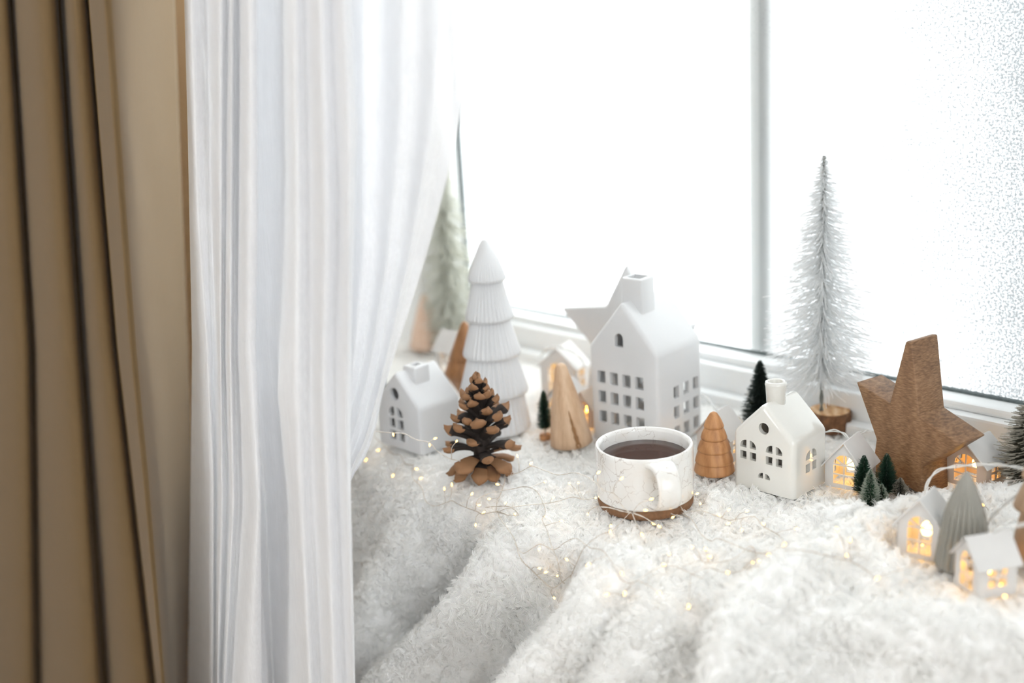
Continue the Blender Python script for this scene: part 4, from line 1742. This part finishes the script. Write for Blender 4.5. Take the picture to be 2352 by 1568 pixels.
# stretches that stand clear of the blanket: in front of the mug, the cone and the small house
AIR = [(c7([(970, 390), (1050, 360), (1120, 325), (1200, 350), (1300, 383), (1400, 368), (1470, 385), (1540, 425), (1610, 490), (1670, 505), (1710, 550), (1740, 605), (1790, 640)]),
        [1.085, 1.075, 1.065, 1.055, 1.045, 1.035, 1.025, 1.015, 1.008, 1.004, 1.0, 0.998, 0.996]),
       (c7([(1560, 597), (1650, 605), (1740, 630), (1800, 640)]), [1.012, 1.006, 0.998, 0.996]),
       (c7([(70, 90), (180, 100), (260, 105), (340, 145), (430, 165), (480, 220), (560, 270), (640, 290)]), [1.15, 1.14, 1.14, 1.14, 1.14, 1.135, 1.13, 1.13])]
LEDS = [(x, y, None) for x, y in c7([(140, 258), (65, 300), (250, 408), (385, 390), (415, 450), (590, 520), (628, 505), (755, 563), (815, 628), (862, 670), (812, 745),
        (885, 600), (920, 520), (992, 640), (1040, 715), (1212, 510), (1260, 625), (1220, 735), (1345, 762), (1438, 518), (1382, 520), (1558, 620),
        (1705, 705), (1858, 730), (1980, 700), (1920, 800), (1957, 820), (2088, 748), (2108, 625), (2305, 562), (2270, 660), (1680, 810), (1683, 838),
        (1845, 875), (1512, 730), (1205, 880), (1190, 970), (1250, 965), (1345, 1012), (1438, 940), (1560, 1050), (1320, 1175), (1637, 1187), (1737, 1065),
        (1815, 1240), (1975, 1237), (2018, 1058), (2053, 985), (2190, 955), (2288, 972), (2170, 1290)])]
LEDS += [(x, y, yy) for (x, y), yy in zip(c7([(1025, 260), (1112, 308), (465, 138), (433, 175), (612, 158), (185, 105), (1568, 370), (1725, 410), (1925, 548), (1885, 622)]),
                                          [1.085, 1.065, 1.14, 1.14, 1.12, 1.14, 1.015, 1.0, 0.99, 0.99])]
LEDS += [(x, y, None) for x, y in c8([(500, 520), (405, 575), (682, 540), (510, 658), (640, 722), (843, 663), (1153, 705), (1103, 808), (945, 905),
         (1545, 715), (1580, 893), (1780, 775), (258, 920), (335, 985), (110, 890), (760, 1018), (828, 985), (560, 1160), (2003, 1128)])]
LEDS += [(x, y, None) for x, y in c5([(600, 1085), (783, 1025), (1073, 1170), (1215, 1240), (1230, 1430), (1278, 1505), (1075, 700)])]


def fairy_lights():
    root = root_at('fairy_lights', 'string of tiny warm lights on thin wire strewn over the blanket', 'fairy lights', (0, 0, 0), 0)
    paths, knots = [], []
    for pts, y in WIRES:
        P = [on_blanket(px, py, 0.0110 + 0.0035 * math.sin(i * 1.7)) for i, (px, py) in enumerate(pts)]
        paths.append(spline(P, 0.003))
    for pts, ys in AIR:
        P = [aty(px, py, y) for (px, py), y in zip(pts, ys)]
        paths.append(spline(P, 0.003))
    for p in paths:
        knots += p
    # each wire is a pair of hair-thin strands wound round each other
    strands, twigs = [], []
    for p in paths:
        for ph in (0, math.pi):
            L = 0.0
            out = []
            for i, q in enumerate(p):
                if i:
                    L += (q - p[i - 1]).length
                a = L / 0.0026 + ph
                out.append(q + Vector((math.cos(a), math.sin(a), math.cos(a + 1))) * 0.00045)
            strands.append(out)
    bulbs = []
    for i, (px, py, y) in enumerate(LEDS):
        b = aty(px, py, y) if y else on_blanket(px, py, 0.0125)
        k = min(knots, key=lambda q: (q - b).length)
        if (k - b).length > 0.05:
            k = b + Vector((random.uniform(-0.008, 0.008), random.uniform(0.002, 0.008), -0.012))
        mid = (k + b) / 2 + Vector((random.uniform(-1, 1), random.uniform(-1, 1), random.uniform(0.2, 1))) * 0.0022
        twigs.append(spline([k, mid, b], 0.002))
        bulbs.append((b, (b - mid).normalized()))
    for i in range(0, len(strands), 2):
        tubes_obj('wire', strands[i:i + 2], 0.00030, M['copper'], root, 4)
    V, F = lathe_data([(0.0003, -0.0011), (0.0007, -0.0007), (0.00100, 0.0004), (0.00105, 0.0011), (0.0007, 0.0020), (0.0002, 0.0028)], 10)
    me = bpy.data.meshes.new('bulb')
    me.from_pydata(V, [], F)
    finish(me, M['led'])
    for (b, dr), tw in zip(bulbs, twigs):
        o = bpy.data.objects.new('bulb', me)
        COL.objects.link(o)
        o.parent = root
        mb = Matrix.Translation(b) @ dr.to_track_quat('Z', 'Y').to_matrix().to_4x4()
        o.matrix_local = mb
        inv = mb.inverted()
        tubes_obj('lead', [[inv @ q for q in tw]], 0.00042, M['copper'], o, 4)


fairy_lights()


# ================================================================== clear cable joining the little houses
def house_cable():
    root = root_at('string_cable', 'clear plastic cable running between the little lit houses', 'cable', (0, 0, 0), 0)
    runs = [
        [(1606, 905, 1.27), (1625, 915, 1.25), (1648, 945, 1.225), (1668, 948, 1.21), (1690, 956, 1.20), (1706, 968, 1.195), (1712, 1000, 1.2)],
        [(1896, 992, 1.12), (1915, 988, 1.12), (1938, 995, 1.11), (1952, 1010, 1.10), (1960, 1000, 1.11), (1978, 993, 1.13), (2004, 990, 1.15), (2030, 1000, 1.16)],
        [(2122, 1148, 0.985), (2124, 1128, 0.985), (2135, 1100, 0.99), (2155, 1080, 0.99), (2185, 1072, 0.985), (2225, 1068, 0.975), (2270, 1066, 0.965), (2320, 1070, 0.95), (2370, 1080, 0.94)],
        [(2128, 1138, 0.99), (2150, 1124, 0.985), (2180, 1128, 0.98)],
        [(2225, 1062, 1.1), (2236, 1042, 1.1), (2250, 1036, 1.09), (2280, 1046, 1.08), (2298, 1062, 1.07), (2294, 1090, 1.06), (2285, 1115, 1.05), (2262, 1140, 1.04)],
        [(2268, 1205, 0.925), (2275, 1190, 0.92), (2300, 1165, 0.915), (2330, 1140, 0.91), (2370, 1105, 0.90)],
        [(2276, 1228, 0.865), (2284, 1220, 0.86), (2305, 1210, 0.855), (2335, 1207, 0.85), (2370, 1200, 0.845)],
        [(1240, 820, 1.42), (1255, 803, 1.40), (1275, 795, 1.39), (1293, 800, 1.385), (1315, 808, 1.38), (1335, 824, 1.38), (1342, 840, 1.38), (1325, 853, 1.38)],
        [(1245, 815, 1.41), (1265, 796, 1.39), (1293, 798, 1.38)],
    ]
    for r_ in runs:
        paths = []
        p = spline([aty(x, y, d_) for x, y, d_ in r_], 0.003)
        for ph in (0, math.pi):
            L, out = 0.0, []
            for i, q in enumerate(p):
                if i:
                    L += (q - p[i - 1]).length
                a = L / 0.006 + ph
                out.append(q + Vector((math.cos(a), 0.5 * math.sin(a), math.sin(a))) * 0.0008)
            paths.append(out)
        tubes_obj('cable', paths, 0.0007, M['cable'], root, 6)


house_cable()
